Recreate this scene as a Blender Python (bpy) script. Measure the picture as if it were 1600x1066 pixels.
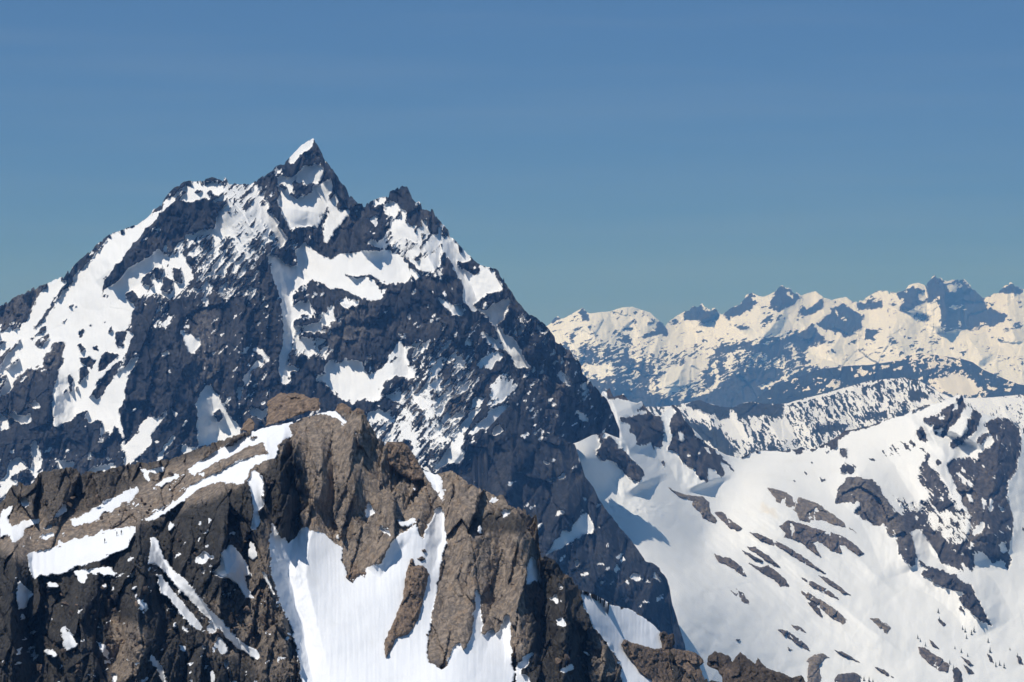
import bpy, math, random
import numpy as np
from mathutils import Vector
for o in list(bpy.data.objects): bpy.data.objects.remove(o)
S = bpy.context.scene; COL = S.collection
random.seed(7); RNG = np.random.default_rng(11)

# ------------------------------------------------------------ camera, sky, sun, exposure
FPX = 3764.0                                   # focal length in photo pixels (1600 wide)
cam = bpy.data.cameras.new('camera'); co = bpy.data.objects.new('camera', cam); COL.objects.link(co)
co.location = (0, 0, 0); co.rotation_euler = (math.pi/2, 0, 0)
cam.sensor_width = 36.0; cam.lens = 36.0*FPX/1600.0
cam.clip_start = 1.0; cam.clip_end = 200000.0
S.camera = co
SUN_EL, SUN_AZ = 62.0, 124.0                    # azimuth counted to the left of the view axis
el, az = math.radians(SUN_EL), math.radians(SUN_AZ)
sdir = Vector((-math.sin(az)*math.cos(el), math.cos(az)*math.cos(el), math.sin(el)))
W = bpy.data.worlds.new('World'); S.world = W; W.use_nodes = True
nt = W.node_tree; nt.nodes.clear()
wo = nt.nodes.new('ShaderNodeOutputWorld'); bg = nt.nodes.new('ShaderNodeBackground')
sk = nt.nodes.new('ShaderNodeTexSky'); sk.sky_type = 'NISHITA'; sk.sun_disc = False
sk.sun_elevation = el; sk.sun_rotation = -az
sk.altitude = 2600.0; sk.air_density = 1.0; sk.dust_density = 0.05; sk.ozone_density = 3.0
tm = nt.nodes.new('ShaderNodeMix'); tm.data_type = 'RGBA'; tm.blend_type = 'MULTIPLY'; tm.inputs[0].default_value = 1.0
tm.inputs[7].default_value = (.48, .76, 1.27, 1)             # clean dark high-altitude air
nt.links.new(sk.outputs[0], tm.inputs[6])
ms = nt.nodes.new('ShaderNodeMix'); ms.data_type = 'RGBA'; ms.inputs[0].default_value = .45
nt.links.new(tm.outputs[2], ms.inputs[6]); ms.inputs[7].default_value = (1.9, 4.15, 7.3, 1)    # even steel blue of the whole dome
tc = nt.nodes.new('ShaderNodeTexCoord'); mp = nt.nodes.new('ShaderNodeMapping'); mp.inputs['Scale'].default_value = (5, 5, 70); mp.inputs['Rotation'].default_value = (0, .01, 0)
tx = nt.nodes.new('ShaderNodeTexNoise'); tx.inputs['Scale'].default_value = 1.0; tx.inputs['Detail'].default_value = 4
mr = nt.nodes.new('ShaderNodeMapRange'); mr.inputs[1].default_value = .45; mr.inputs[2].default_value = .75; mr.inputs[3].default_value = 0; mr.inputs[4].default_value = .055
nt.links.new(tc.outputs['Generated'], mp.inputs[0]); nt.links.new(mp.outputs[0], tx.inputs[0]); nt.links.new(tx.outputs[0], mr.inputs[0])
mc = nt.nodes.new('ShaderNodeMix'); mc.data_type = 'RGBA'; mc.inputs[7].default_value = (9, 10, 11, 1)   # the faintest veil of cirrus
nt.links.new(mr.outputs[0], mc.inputs[0]); nt.links.new(ms.outputs[2], mc.inputs[6]); nt.links.new(mc.outputs[2], bg.inputs[0]); bg.inputs[1].default_value = 0.055
nt.links.new(bg.outputs[0], wo.inputs[0])
sl = bpy.data.lights.new('sun', 'SUN'); sl.energy = 3.65; sl.angle = math.radians(0.5); sl.color = (1.0, 0.975, 0.94)
so = bpy.data.objects.new('sun', sl); COL.objects.link(so); so.rotation_euler = sdir.to_track_quat('Z', 'Y').to_euler()
S.view_settings.view_transform = 'Standard'; S.view_settings.look = 'None'
S.view_settings.exposure = 0.0; S.view_settings.gamma = 1.0; S.view_settings.use_curve_mapping = False
S.render.engine = 'CYCLES'; S.cycles.use_denoising = True
S.cycles.max_bounces = 5; S.cycles.diffuse_bounces = 3; S.cycles.volume_bounces = 0
S.cycles.use_adaptive_sampling = True; S.cycles.adaptive_threshold = 0.02

# ------------------------------------------------------------ numeric helpers
def hsh(ix, iy, iz, k):
    h = (ix.astype(np.int64)*374761393 + iy.astype(np.int64)*668265263 + iz.astype(np.int64)*2147483647 + k*1274126177) & 0xffffffff
    h = ((h ^ (h >> 13))*1274126177) & 0xffffffff
    h = ((h ^ (h >> 15))*2246822519) & 0xffffffff
    return ((h ^ (h >> 16)) & 0xffffff).astype(np.float32)/np.float32(0xffffff)
def vn2(x, y, k=0):                             # smooth gradient noise in 2-D, about -1..1
    ix, iy = np.floor(x), np.floor(y); fx, fy = (x-ix).astype(np.float32), (y-iy).astype(np.float32)
    ux, uy = fx*fx*fx*(fx*(fx*6-15)+10), fy*fy*fy*(fy*(fy*6-15)+10)
    def g(dx, dy):
        a = hsh(ix+dx, iy+dy, ix*0, k)*np.float32(6.2831853)
        return np.cos(a)*(fx-dx)+np.sin(a)*(fy-dy)
    a, b, c, d = g(0, 0), g(1, 0), g(0, 1), g(1, 1)
    return (a+(b-a)*ux+(c-a)*uy+(a-b-c+d)*ux*uy)*1.5
def fbm(x, y, n=5, k=0, gain=.5, ridged=False):
    s = 0; a = 1.0; t = 0
    for i in range(n):
        v = vn2(x, y, k+i*17)
        if ridged: v = 1-2*np.abs(v)
        s = s+a*v; t += a; a *= gain
        x, y = x*2.03+11.3, y*2.03-7.7
    return s/t
def facet(x, y, k=0, tilt=1.0):                 # cellular blocks: each cell has a height and a tilted plane
    ix, iy = np.floor(x), np.floor(y)
    best = np.full(x.shape, 9.0, np.float32); sec = best.copy(); h = np.zeros_like(best)
    for dx in (-1, 0, 1):
        for dy in (-1, 0, 1):
            cx, cy = ix+dx, iy+dy; z = cx*0
            jx, jy = hsh(cx, cy, z, k), hsh(cx, cy, z, k+1)
            ddx, ddy = (x-cx-jx).astype(np.float32), (y-cy-jy).astype(np.float32)
            d = ddx*ddx+ddy*ddy
            gx, gy = hsh(cx, cy, z, k+2)-.5, hsh(cx, cy, z, k+3)-.5
            hh = (hsh(cx, cy, z, k+4)-.5)+tilt*2*(gx*ddx+gy*ddy)
            m = d < best
            sec = np.where(m, best, np.minimum(sec, d)); best = np.where(m, d, best); h = np.where(m, hh, h)
    return h, np.sqrt(sec)-np.sqrt(best)        # height, distance-like to the cell border
def smooth(a, b, x):
    t = np.clip((x-a)/(b-a), 0, 1); return t*t*(3-2*t)
def seg_dist(px, py, pts):
    d = np.full(px.shape, 1e9, np.float32); tt = np.zeros_like(d); n = len(pts)-1
    for i in range(n):
        (ax, ay), (bx, by) = pts[i], pts[i+1]; vx, vy = bx-ax, by-ay
        t = np.clip(((px-ax)*vx+(py-ay)*vy)/(vx*vx+vy*vy+1e-6), 0, 1)
        e = np.hypot(px-ax-t*vx, py-ay-t*vy); m = e < d
        d = np.where(m, e, d); tt = np.where(m, (i+t)/n, tt)
    return d, tt
CROP = dict(c1=(0,200), c2=(300,180), c3=(600,260), c4=(0,440), c5=(300,420), c6=(600,480), c7=(860,420), c8=(1200,420),
            d1=(0,600), d2=(0,800), d3=(350,600), d4=(350,800), d5=(650,680), d6=(700,800), d7=(900,640), d8=(1200,600),
            e1=(1200,800), e2=(950,800))
def P(c, s):                                    # survey notes "u,v u,v": quarter-pixel offsets from a reference corner
    q = [tuple(float(v) for v in p.split(',')) for p in s.split()]
    if c is None: return q
    x0, y0 = CROP[c]
    if c in ('d2', 'd4', 'd6', 'e1'): q = [(u, v if v < 1050 else v+140) for u, v in q]      # what reaches the lower rim runs on below it
    return [(x0+u/4, y0+v/4) for u, v in q]
OX, OY, CW, CH = -160, -60, 1960, 1300
class Canvas:                                   # a survey map of snow cover or rock kind
    def __init__(s, v): s.a = np.full((CH, CW), v, np.float32)
    def _put(s, m, x0, y0, val, f):
        r = int(round(f))
        if r > 0:
            for _ in range(2):
                for ax in (0, 1):
                    c = np.cumsum(np.concatenate([np.zeros_like(np.take(m, [0], ax)), m], ax), ax, dtype=np.float64)
                    n = m.shape[ax]; i0 = np.clip(np.arange(n)-r, 0, n); i1 = np.clip(np.arange(n)+r+1, 0, n)
                    m = ((np.take(c, i1, ax)-np.take(c, i0, ax))/(2*r+1)).astype(np.float32)
        h, w = m.shape; v = s.a[y0:y0+h, x0:x0+w]; v[:] = v*(1-m)+val*m
    def _box(s, pts, pad):
        xs, ys = [p[0]-OX for p in pts], [p[1]-OY for p in pts]
        return (max(0, int(min(xs)-pad)), max(0, int(min(ys)-pad)), min(CW, int(max(xs)+pad)+1), min(CH, int(max(ys)+pad)+1))
    def poly(s, val, f, pts):
        x0, y0, x1, y1 = s._box(pts, 2*f+3)
        if x1 <= x0 or y1 <= y0: return
        X, Y = np.meshgrid(np.arange(x0, x1)+OX, np.arange(y0, y1)+OY)
        s._put(inside(X, Y, pts).astype(np.float32), x0, y0, val, f)
    def stroke(s, val, f, w, pts, w2=None):
        w2 = w if w2 is None else w2
        x0, y0, x1, y1 = s._box(pts, 2*f+3+max(w, w2))
        X, Y = np.meshgrid(np.arange(x0, x1)+OX, np.arange(y0, y1)+OY)
        d, t = seg_dist(X, Y, pts)
        s._put(np.clip(w+(w2-w)*t-d+.5, 0, 1).astype(np.float32), x0, y0, val, f)
    def at(s, px, py):
        x, y = np.clip(px-OX, 0, CW-2), np.clip(py-OY, 0, CH-2); i, j = x.astype(int), y.astype(int); fx, fy = x-i, y-j
        a = s.a; return (a[j, i]*(1-fx)+a[j, i+1]*fx)*(1-fy)+(a[j+1, i]*(1-fx)+a[j+1, i+1]*fx)*fy
def inside(X, Y, pts):
    r = np.zeros(X.shape, bool); n = len(pts)
    for i in range(n):
        (ax, ay), (bx, by) = pts[i], pts[(i+1) % n]
        if ay == by: continue
        r ^= ((ay > Y) != (by > Y)) & (X < (bx-ax)*(Y-ay)/(by-ay)+ax)
    return r
class Depth:                                    # smooth surface through surveyed distances (thin plate)
    def __init__(s, pts, ridges=()):
        p = np.array(pts, float); s.c = p[:, :2]/400; n = len(p)
        A = np.zeros((n+3, n+3)); A[:n, :n] = s.k(s.c[:, None]-s.c[None]); A[:n, n] = 1; A[:n, n+1:] = s.c
        A[n:, :n] = A[:n, n:].T; A[:n, :n] += np.eye(n)*2e-3
        s.w = np.linalg.solve(A, np.concatenate([p[:, 2], [0, 0, 0]])); s.r = ridges
    def k(s, d):
        r2 = (d**2).sum(-1)+1e-9; return .5*r2*np.log(r2)
    def __call__(s, px, py, wob=0):
        q = np.stack([px, py], -1)/400; n = len(s.c); out = s.w[n]+q@s.w[n+1:]
        for i in range(n): out = out+s.w[i]*s.k(q-s.c[i])
        for amp, wid, pts, *e in s.r:
            d, t = seg_dist(px+wob, py, pts); pw = e[0] if e else 1.15
            out = out-amp*np.clip(1-d/wid, 0, 1)**pw*(np.minimum(1, 4*t+.25)*np.minimum(1, 5*(1-t)+.15))
        return out
def ray(px, py, D): return np.stack([(px-800)/FPX*D, D, (533-py)/FPX*D], -1)

# ------------------------------------------------------------ materials
def nodes(name):
    m = bpy.data.materials.new(name); m.use_nodes = True; n = m.node_tree; n.nodes.clear(); return m, n
def nd(n, t, **k):
    o = n.nodes.new(t)
    for a, b in k.items():
        if a.startswith('i'): o.inputs[int(a[1:])].default_value = b
        else: setattr(o, a, b)
    return o
def mixc(n, f, a, b, mode='MIX'):
    o = n.nodes.new('ShaderNodeMix'); o.data_type = 'RGBA'; o.blend_type = mode
    for s, v in ((0, f), (6, a), (7, b)):
        if isinstance(v, bpy.types.NodeSocket): n.links.new(v, o.inputs[s])
        else: o.inputs[s].default_value = v if s == 0 else (*v, 1)
    return o.outputs[2]
def mth(n, op, *v):
    o = n.nodes.new('ShaderNodeMath'); o.operation = op
    for i, x in enumerate(v):
        if isinstance(x, bpy.types.NodeSocket): n.links.new(x, o.inputs[i])
        else: o.inputs[i].default_value = x
    return o.outputs[0]
def rng(n, x, a, b, c=0., d=1.):
    o = n.nodes.new('ShaderNodeMapRange'); o.interpolation_type = 'SMOOTHSTEP'; n.links.new(x, o.inputs[0])
    for i, v in enumerate((a, b, c, d)): o.inputs[i+1].default_value = v
    return o.outputs[0]
def mountain_mat(name, dark, light, px, snow=(.83, .84, .86), bump=1.0, warm=None, grain=1.0, vary=.9, joints=0.):
    """rock and snow; px = metres that one photo pixel spans at this distance"""
    m, n = nodes(name); L = n.links.new
    geo = nd(n, 'ShaderNodeNewGeometry'); pos = geo.outputs['Position']
    def noise(sc, det=5, rough=.6, stretch=None):
        mp = nd(n, 'ShaderNodeMapping'); L(pos, mp.inputs[0]); q = stretch or (1, 1, 1)
        mp.inputs['Scale'].default_value = tuple(sc*v for v in q)
        t = nd(n, 'ShaderNodeTexNoise'); L(mp.outputs[0], t.inputs[0])
        t.inputs['Scale'].default_value = 1; t.inputs['Detail'].default_value = det; t.inputs['Roughness'].default_value = rough
        return t.outputs[0]
    big, mid, fine = noise(1/(60*px), 4), noise(1/(9*px), 5, .65), noise(1/(2.6*px), 3, .7)
    streak = noise(1/(7*px), 4, .6, (1, 1, .22))
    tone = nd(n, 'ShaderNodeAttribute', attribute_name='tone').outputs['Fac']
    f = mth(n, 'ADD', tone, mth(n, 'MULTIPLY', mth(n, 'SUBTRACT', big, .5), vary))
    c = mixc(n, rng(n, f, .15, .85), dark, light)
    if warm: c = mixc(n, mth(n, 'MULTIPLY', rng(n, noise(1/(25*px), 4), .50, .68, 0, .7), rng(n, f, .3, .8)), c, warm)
    c = mixc(n, 1.0, c, mixc(n, rng(n, mid, .3, .7), (1-.38*grain,)*3, (1+.3*grain,)*3), 'MULTIPLY')
    c = mixc(n, 1.0, c, mixc(n, rng(n, streak, .35, .65), (.66, .68, .72), (1.32, 1.29, 1.25)), 'MULTIPLY')
    c = mixc(n, .6*grain, c, mixc(n, rng(n, fine, .3, .7), (.6, .6, .6), (1.4, 1.4, 1.4)), 'MULTIPLY')
    sn = nd(n, 'ShaderNodeAttribute', attribute_name='snow').outputs['Fac']
    s = rng(n, mth(n, 'ADD', sn, mth(n, 'MULTIPLY', mth(n, 'SUBTRACT', fine, .5), .55)), .40, .60)
    dirt = mixc(n, rng(n, noise(1/(45*px), 4, .6, (1, 1, .5)), .5, .75, 0, .5), snow, tuple(v*k for v, k in zip(snow, (.90, .89, .87))))
    dirt = mixc(n, rng(n, tone, .90, 1.0, 0, .4), dirt, (.74, .62, .44))
    col = mixc(n, s, c, dirt)
    b = nd(n, 'ShaderNodeBsdfPrincipled'); L(col, b.inputs['Base Color'])
    L(rng(n, s, 0, 1, .9, .65), b.inputs['Roughness']); b.inputs['Specular IOR Level'].default_value = .2
    h = mth(n, 'ADD', mth(n, 'MULTIPLY', mid, 1.1*grain), mth(n, 'MULTIPLY', fine, .5))
    h = mth(n, 'MULTIPLY', h, rng(n, s, 0, 1, 1.0, .06))
    h = mth(n, 'ADD', h, mth(n, 'MULTIPLY', noise(1/(4*px), 3, .55, (1, 1, .09)), .34))
    if joints:                                  # fine fracture joints
        jh = 0
        for sc, st, am in ((13, .55, 1.0), (5.5, .8, .5)):
            mp2 = nd(n, 'ShaderNodeMapping'); L(pos, mp2.inputs[0]); mp2.inputs['Scale'].default_value = (1/(sc*px), 1/(sc*px), st/(sc*px)); mp2.inputs['Rotation'].default_value = (.2, .35, .3)
            vo = nd(n, 'ShaderNodeTexVoronoi', feature='DISTANCE_TO_EDGE'); L(mp2.outputs[0], vo.inputs['Vector']); vo.inputs['Scale'].default_value = 1
            e = mth(n, 'MULTIPLY', rng(n, vo.outputs['Distance'], 0, .07), am*joints); jh = e if jh == 0 else mth(n, 'ADD', jh, e)
        h = mth(n, 'ADD', h, mth(n, 'MULTIPLY', jh, rng(n, s, 0, 1, 1.0, 0)))
    bp = nd(n, 'ShaderNodeBump'); bp.inputs['Strength'].default_value = .55*bump; bp.inputs['Distance'].default_value = 1.6*px
    L(h, bp.inputs['Height']); L(bp.outputs[0], b.inputs['Normal'])
    o = nd(n, 'ShaderNodeOutputMaterial'); L(b.outputs[0], o.inputs[0])
    return m
def plain_mat(name, c, rough=.8):
    m, n = nodes(name); t = nd(n, 'ShaderNodeTexNoise'); t.inputs['Scale'].default_value = 6
    b = nd(n, 'ShaderNodeBsdfPrincipled'); b.inputs['Roughness'].default_value = rough
    n.links.new(mixc(n, t.outputs[0], tuple(v*.7 for v in c), tuple(v*1.3 for v in c)), b.inputs['Base Color'])
    o = nd(n, 'ShaderNodeOutputMaterial'); n.links.new(b.outputs[0], o.inputs[0]); return m

# ------------------------------------------------------------ object helpers
def tag(o, label=None, cat=None, group=None, kind=None):
    for k, v in (('label', label), ('category', cat), ('group', group), ('kind', kind)):
        if v: o[k] = v
    return o
def mesh_obj(name, verts, quads, mat, attrs=None, parent=None, tris=None):
    me = bpy.data.meshes.new(name); nv = len(verts)
    me.vertices.add(nv); me.vertices.foreach_set('co', np.asarray(verts, np.float32).ravel())
    f = np.asarray(quads, np.int32); nf, k = f.shape
    me.loops.add(nf*k); me.loops.foreach_set('vertex_index', f.ravel())
    me.polygons.add(nf); me.polygons.foreach_set('loop_start', np.arange(nf, dtype=np.int32)*k)
    me.polygons.foreach_set('use_smooth', np.ones(nf, bool))
    me.update(calc_edges=True); me.validate()
    for a, v in (attrs or {}).items():
        at = me.attributes.new(a, 'FLOAT', 'POINT'); at.data.foreach_set('value', np.asarray(v, np.float32).ravel())
    me.materials.append(mat)
    o = bpy.data.objects.new(name, me); COL.objects.link(o)
    if parent: o.parent = parent
    return o
def grid_faces(nr, nc):
    i = np.arange(nr*nc).reshape(nr, nc)
    return np.stack([i[:-1, :-1], i[1:, :-1], i[1:, 1:], i[:-1, 1:]], -1).reshape(-1, 4)
def lerpy(pts, x):
    p = np.array(pts); return np.interp(x, p[:, 0], p[:, 1])

def sheet(name, top, bottom, x0, x1, step, depth, snow, tone, mat, px, jag=(1.2, 1.5), rock=(1.0, 1.0), noise=(.35, 8., 30.), warp=2.5,
          back=.9, nback=10, lean=.6, seed=0, parent=None, post=None, aniso=1.0, cell=1.0, fw=(22, 13, 5.5, 2.2, 8, 1.8), ext=(0, 0), foot=0., footx=9e9, runnel=0., macro=0., fleck=(.0, .0), rough=None, soft=.12, snowrough=.03, backlen=60., snowbump=.3):
    """one mountain side: columns from the crest line down, with the far side falling away behind the crest"""
    xs = np.linspace(x0, x1, int((x1-x0)/step)+1)
    if ext[0]: xs = np.concatenate([np.arange(x0-ext[0], x0-1, 7.0), xs])
    if ext[1]: xs = np.concatenate([xs, np.arange(x1+7, x1+ext[1], 7.0)])
    nx = len(xs)
    t = lerpy(top, xs); b = np.maximum(lerpy(bottom, xs), t+8); nr = int(np.max(b-t)/step)+1
    # crest teeth only where the crest is rock
    v = np.linspace(0, 1, nr)[:, None]
    jn = fbm(xs/9, xs*0+seed, 4, seed+3, .6)*jag[0]+np.minimum(0, facet(xs/7, xs*0+.5, seed+5)[0])*jag[1]
    s0 = snow.at(xs, t+3); t = t-jn*np.where(s0 > .2, .3, 1.0)
    PX = np.broadcast_to(xs, (nr, nx)).astype(np.float32); PY = (t+(b-t)*v).astype(np.float32)
    wx = fbm(PX/14, PY/14, 3, seed+21)*warp*1.6; wy = fbm(PX/14, PY/14, 3, seed+22)*warp*1.6
    wx = wx+fbm(PX/4.5, PY/4.5, 2, seed+23)*warp*.55; wy = wy+fbm(PX/4.5, PY/4.5, 2, seed+24)*warp*.55
    pv = snow.at(PX+wx, PY+wy)
    # drifts and ledges run across the fall line, tilted along the strata
    c, s_ = math.cos(lean), math.sin(lean)
    U, V = PX*c-PY*s_, PX*s_+PY*c
    n1 = .55*fbm(U/noise[2], V/noise[1], 5, seed+31, .6)+.75*fbm((U+wx)/(noise[2]*2.2), (V+wy)/(noise[1]*.62), 4, seed+29, .55); n2 = fbm(PX/13, PY/40, 3, seed+32)
    sv = pv+noise[0]*(n1*1.7+n2*.7)*np.where(pv > 0, 1.15-.95*np.clip(pv, 0, 1), 1.15-.7*np.clip(-pv, 0, 1))
    sv = sv+.22*min(noise[0], .7)*facet(PX/3.2+wx/3, PY/4.5+wy/3, seed+37)[0]
    for pr, sg, kk in ((fleck[0], 1, 1), (fleck[1], -1, 2)):   # small single patches: snow caught on ledges, rocks melting out
        for sc in (1.0, .6):
            if pr <= 0: continue
            u, w = (U+wx*1.5)/(15*sc), (V+wy*1.5)/(7*sc); iu, iw = np.floor(u), np.floor(w); z = iu*0
            ok = hsh(iu, iw, z, seed+33+kk*7+int(sc*10)) < pr*sc
            cu, cw = .3+.4*hsh(iu, iw, z, seed+34+kk), .3+.4*hsh(iu, iw, z, seed+35+kk); r = .16+.26*hsh(iu, iw, z, seed+36+kk)
            f = np.where(ok, 1-np.hypot(u-iu-cu, (w-iw-cw)*1.0)/r+fbm(PX/4.5, PY/4.5, 3, seed+38)*1.1, -1)
            lim = smooth(.97, .80, sg*-pv)
            sv = np.where((f > 0) & (lim > .5), np.maximum(sg*sv, np.minimum(f*1.2, .5))*sg, sv)
    sn = smooth(-soft, soft, sv)
    D = depth(PX, PY, fbm(PX/18, PY/30, 3, seed+41)*5)
    rk = 1-smooth(-.3, .3, pv*.6+sv*.4)
    cs = cell; lx = fbm(PX/34, PY/34, 3, seed+45)*5; ly = fbm(PX/34, PY/34, 3, seed+46)*5
    QX, QY = PX+lx, PY+ly
    a0, ed0 = facet(QX/(58*cs), QY/(95*aniso*cs), seed+47); a, ed = facet(QX/(24*cs)+QY/(90*cs), QY/(40*aniso*cs), seed+51)
    a2, ed2 = facet(QX/(10*cs)-QY/(40*cs), QY/(16*aniso*cs), seed+61); a3, ed3 = facet(QX/(4.2*cs), QY/(6*cs), seed+67)
    rd = fbm(PX/38, PY/90, 5, seed+71, .55, True); mr_ = fbm((PX+ly*3)/85, (PY+lx*3)/230, 3, seed+73, .5, True)-.2
    crack = np.exp(-ed0*26)*1.2+np.exp(-ed*15)*.9+np.exp(-ed2*10)*.35
    disp = rock[0]*px*(a0*fw[0]+a*fw[1]+a2*fw[2]+a3*fw[3]+(rd-.15)*fw[4]+mr_*macro+n1*1.2-crack*fw[5])*(snowrough+(1-snowrough)*rk)*(1 if rough is None else rough.at(PX, PY))+snowbump*px*fbm(PX/60, PY/60, 3, seed+81)*14*(1-rk)
    disp = disp+px*rock[1]*1.6*rk+runnel*px*(1-rk)*(fbm(PX/6+fbm(PX/70, PY/160, 2, seed+97)*1.2, PY/110, 3, seed+98, .6)+.6*fbm(PX/45, PY/60, 3, seed+99))
    D = D-disp
    if post is not None: D = post(PX, PY, D)
    X = ray(PX, PY, D)
    tn = tone.at(PX+wx*2, PY+wy*2) if tone is not None else PX*0+.5
    # far side
    k = (np.linspace(0, 1, nback+1)[1:]**1.4)[::-1][:, None]*np.minimum(backlen*8, (b-t)*.75)[None]*px
    n = fbm(PX[:nback]/20, np.arange(nback)[:, None]*.6+PX[:nback]*0, 3, seed+91)
    B = X[0][None]+np.stack([k*0+n*0, k+n*0, -k*back-np.abs(n)*k*.25], -1)
    X = np.concatenate([B, X]); sn = np.concatenate([np.broadcast_to(sn[0], (nback, nx)), sn]); tn = np.concatenate([np.broadcast_to(tn[0], (nback, nx)), tn])
    ns = 0
    if foot:                                    # the slope runs on down into the valley, out of sight behind nearer ground
        ns = 14; kk = np.linspace(1/ns, 1, ns)[:, None]*foot*smooth(footx+40, footx-40, xs)[None]; w = fbm(xs[None]/40+kk*0, kk/(50*px)+xs[None]*0, 4, seed+95)*foot*.12*np.clip(kk/foot, 0, 1)**.5
        X = np.concatenate([X, X[-1][None]+np.stack([kk*0+w*.3, -kk*.62-w, -kk*.8+w*.3], -1)]); sn = np.concatenate([sn, smooth(-.3, .3, w/foot*8-.1)]); tn = np.concatenate([tn, np.repeat(tn[-1:], ns, 0)])
    return mesh_obj(name, X.reshape(-1, 3), grid_faces(nr+nback+ns, nx), mat, dict(snow=sn, tone=tn), parent)

def outcrop(name, pts, depth, mat, px, h=6., step=1.3, seed=0, tone=.5, snow=None, lift=1.0, top_soft=False, rockamp=1.0, raise_=0.):
    """a body of rock standing out of the slope: a closed shell with a craggy front and a plain back"""
    xs = [p[0] for p in pts]; ys = [p[1] for p in pts]; pad = 4
    gx = np.arange(min(xs)-pad, max(xs)+pad, step); gy = np.arange(min(ys)-pad, max(ys)+pad, step)
    PX, PY = np.meshgrid(gx, gy); PX = PX.astype(np.float32); PY = PY.astype(np.float32)
    wx = fbm(PX/8, PY/8, 3, seed+1)*2.0; wy = fbm(PX/8, PY/8, 3, seed+2)*2.0
    ins = inside(PX+wx, PY+wy, pts)
    if ins.sum() < 6: ins = inside(PX, PY, pts)
    d, _ = seg_dist(PX+wx, PY+wy, pts+pts[:1]); d = np.where(ins, d, -d)
    w = max(3.0, min(14.0, float(d.max())))
    p = np.clip(d/w, -.3, 1); prof = np.where(p > 0, np.sqrt(np.clip(1-(1-np.clip(p, 0, 1))**2, 0, 1)), p)
    a, e1 = facet(PX/17+wx/8, PY/22+wy/8, seed+3); a2, e2 = facet(PX/6, PY/8, seed+5)
    rough = (a*6+a2*2.6+fbm(PX/14, PY/24, 4, seed+7, .55, True)*4-np.exp(-e1*12)*1.4)*px*rockamp
    D0 = depth(PX, PY); D = D0-raise_-prof*h*px*lift-rough*np.clip(prof*1.5, 0, 1)
    keep = d > -step*1.2
    idx = -np.ones(PX.shape, int); idx[keep] = np.arange(keep.sum()); n = int(keep.sum())
    q = np.stack([idx[:-1, :-1], idx[1:, :-1], idx[1:, 1:], idx[:-1, 1:]], -1).reshape(-1, 4); q = q[(q >= 0).all(1)]
    F = ray(PX[keep], PY[keep], D[keep]); Bk = ray(PX[keep], PY[keep], (D0-raise_+np.maximum(0, prof)*h*px*1.2+.5*px)[keep])
    ed = np.concatenate([q[:, [0, 1]], q[:, [1, 2]], q[:, [2, 3]], q[:, [3, 0]]]); ky = ed[:, 0].astype(np.int64)*n+ed[:, 1]; kr = ed[:, 1].astype(np.int64)*n+ed[:, 0]
    bd = ed[~np.isin(ky, kr)]; side = np.stack([bd[:, 1], bd[:, 0], bd[:, 0]+n, bd[:, 1]+n], -1)
    sv = PX*0 if snow is None else smooth(-.14, .14, snow.at(PX+wx, PY+wy)+.5*fbm(PX/12, PY/5, 3, seed+9))
    at = dict(snow=np.tile(sv[keep], 2), tone=np.full(2*n, tone))
    return mesh_obj(name, np.concatenate([F, Bk]), np.concatenate([q, q[:, ::-1]+n, side]), mat, at)
# ============================================================ THE MAIN PEAK
A_TOP = [(-520,700),(-300,600),(-60,495),(0,478),(25,463),(45,452),(75,442),(97,432),(112,418),(135,397),(150,383),(172,365),(185,361),(215,350),(232,339),(237,330),(252,320),(262,303),(275,291),
 (291,282),(312,283),(318,280),(332,277),(347,282),(352,277),(358,286),(375,288),(390,286),(395,285),(407,277),(425,268),(430,260),(442,256),(450,249),(472,226),(489,216),(494,221),(500,234),
 (512,255),(525,272),(540,292),(546,305),(562,316),(569,320),(577,316),(595,308),(606,307),(609,299),(622,293),(626,291),(636,290),(641,303),(650,317),(655,314),(658,321),(667,327),(676,326),(682,339),(692,350),(700,359),
 (704,370),(712,376),(725,391),(740,406),(750,414),(775,420),(782,428),(790,438),(802,461),(812,473),(820,486),(837,496),(855,509),(870,532),(890,547),(905,565),(912,583),(932,607),(948,622),(960,650),(968,672)]
A_BOT = [(-60,800),(0,800),(250,780),(420,740),(700,770),(760,700),(800,690),(860,705),(905,690),(925,680),(945,676),(968,685)]
snA = Canvas(-.5)
PF = 1.0
def S_(cv, spec):
    for ln in spec.strip().splitlines():
        ln = ln.strip()
        if not ln or ln[0] == '#': continue
        h, pts = ln.split('|'); h = h.split(); c = None if h[2] == '-' else h[2]; p = P(c, pts.strip())
        if h[0] == 'P': cv.poly(float(h[1]), float(h[3]) if len(h) > 3 else PF, p)
        else: cv.stroke(float(h[1]), float(h[4]) if len(h) > 4 else 1, float(h[3]), p, float(h[5]) if len(h) > 5 else None)
PF = 1.6
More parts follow.
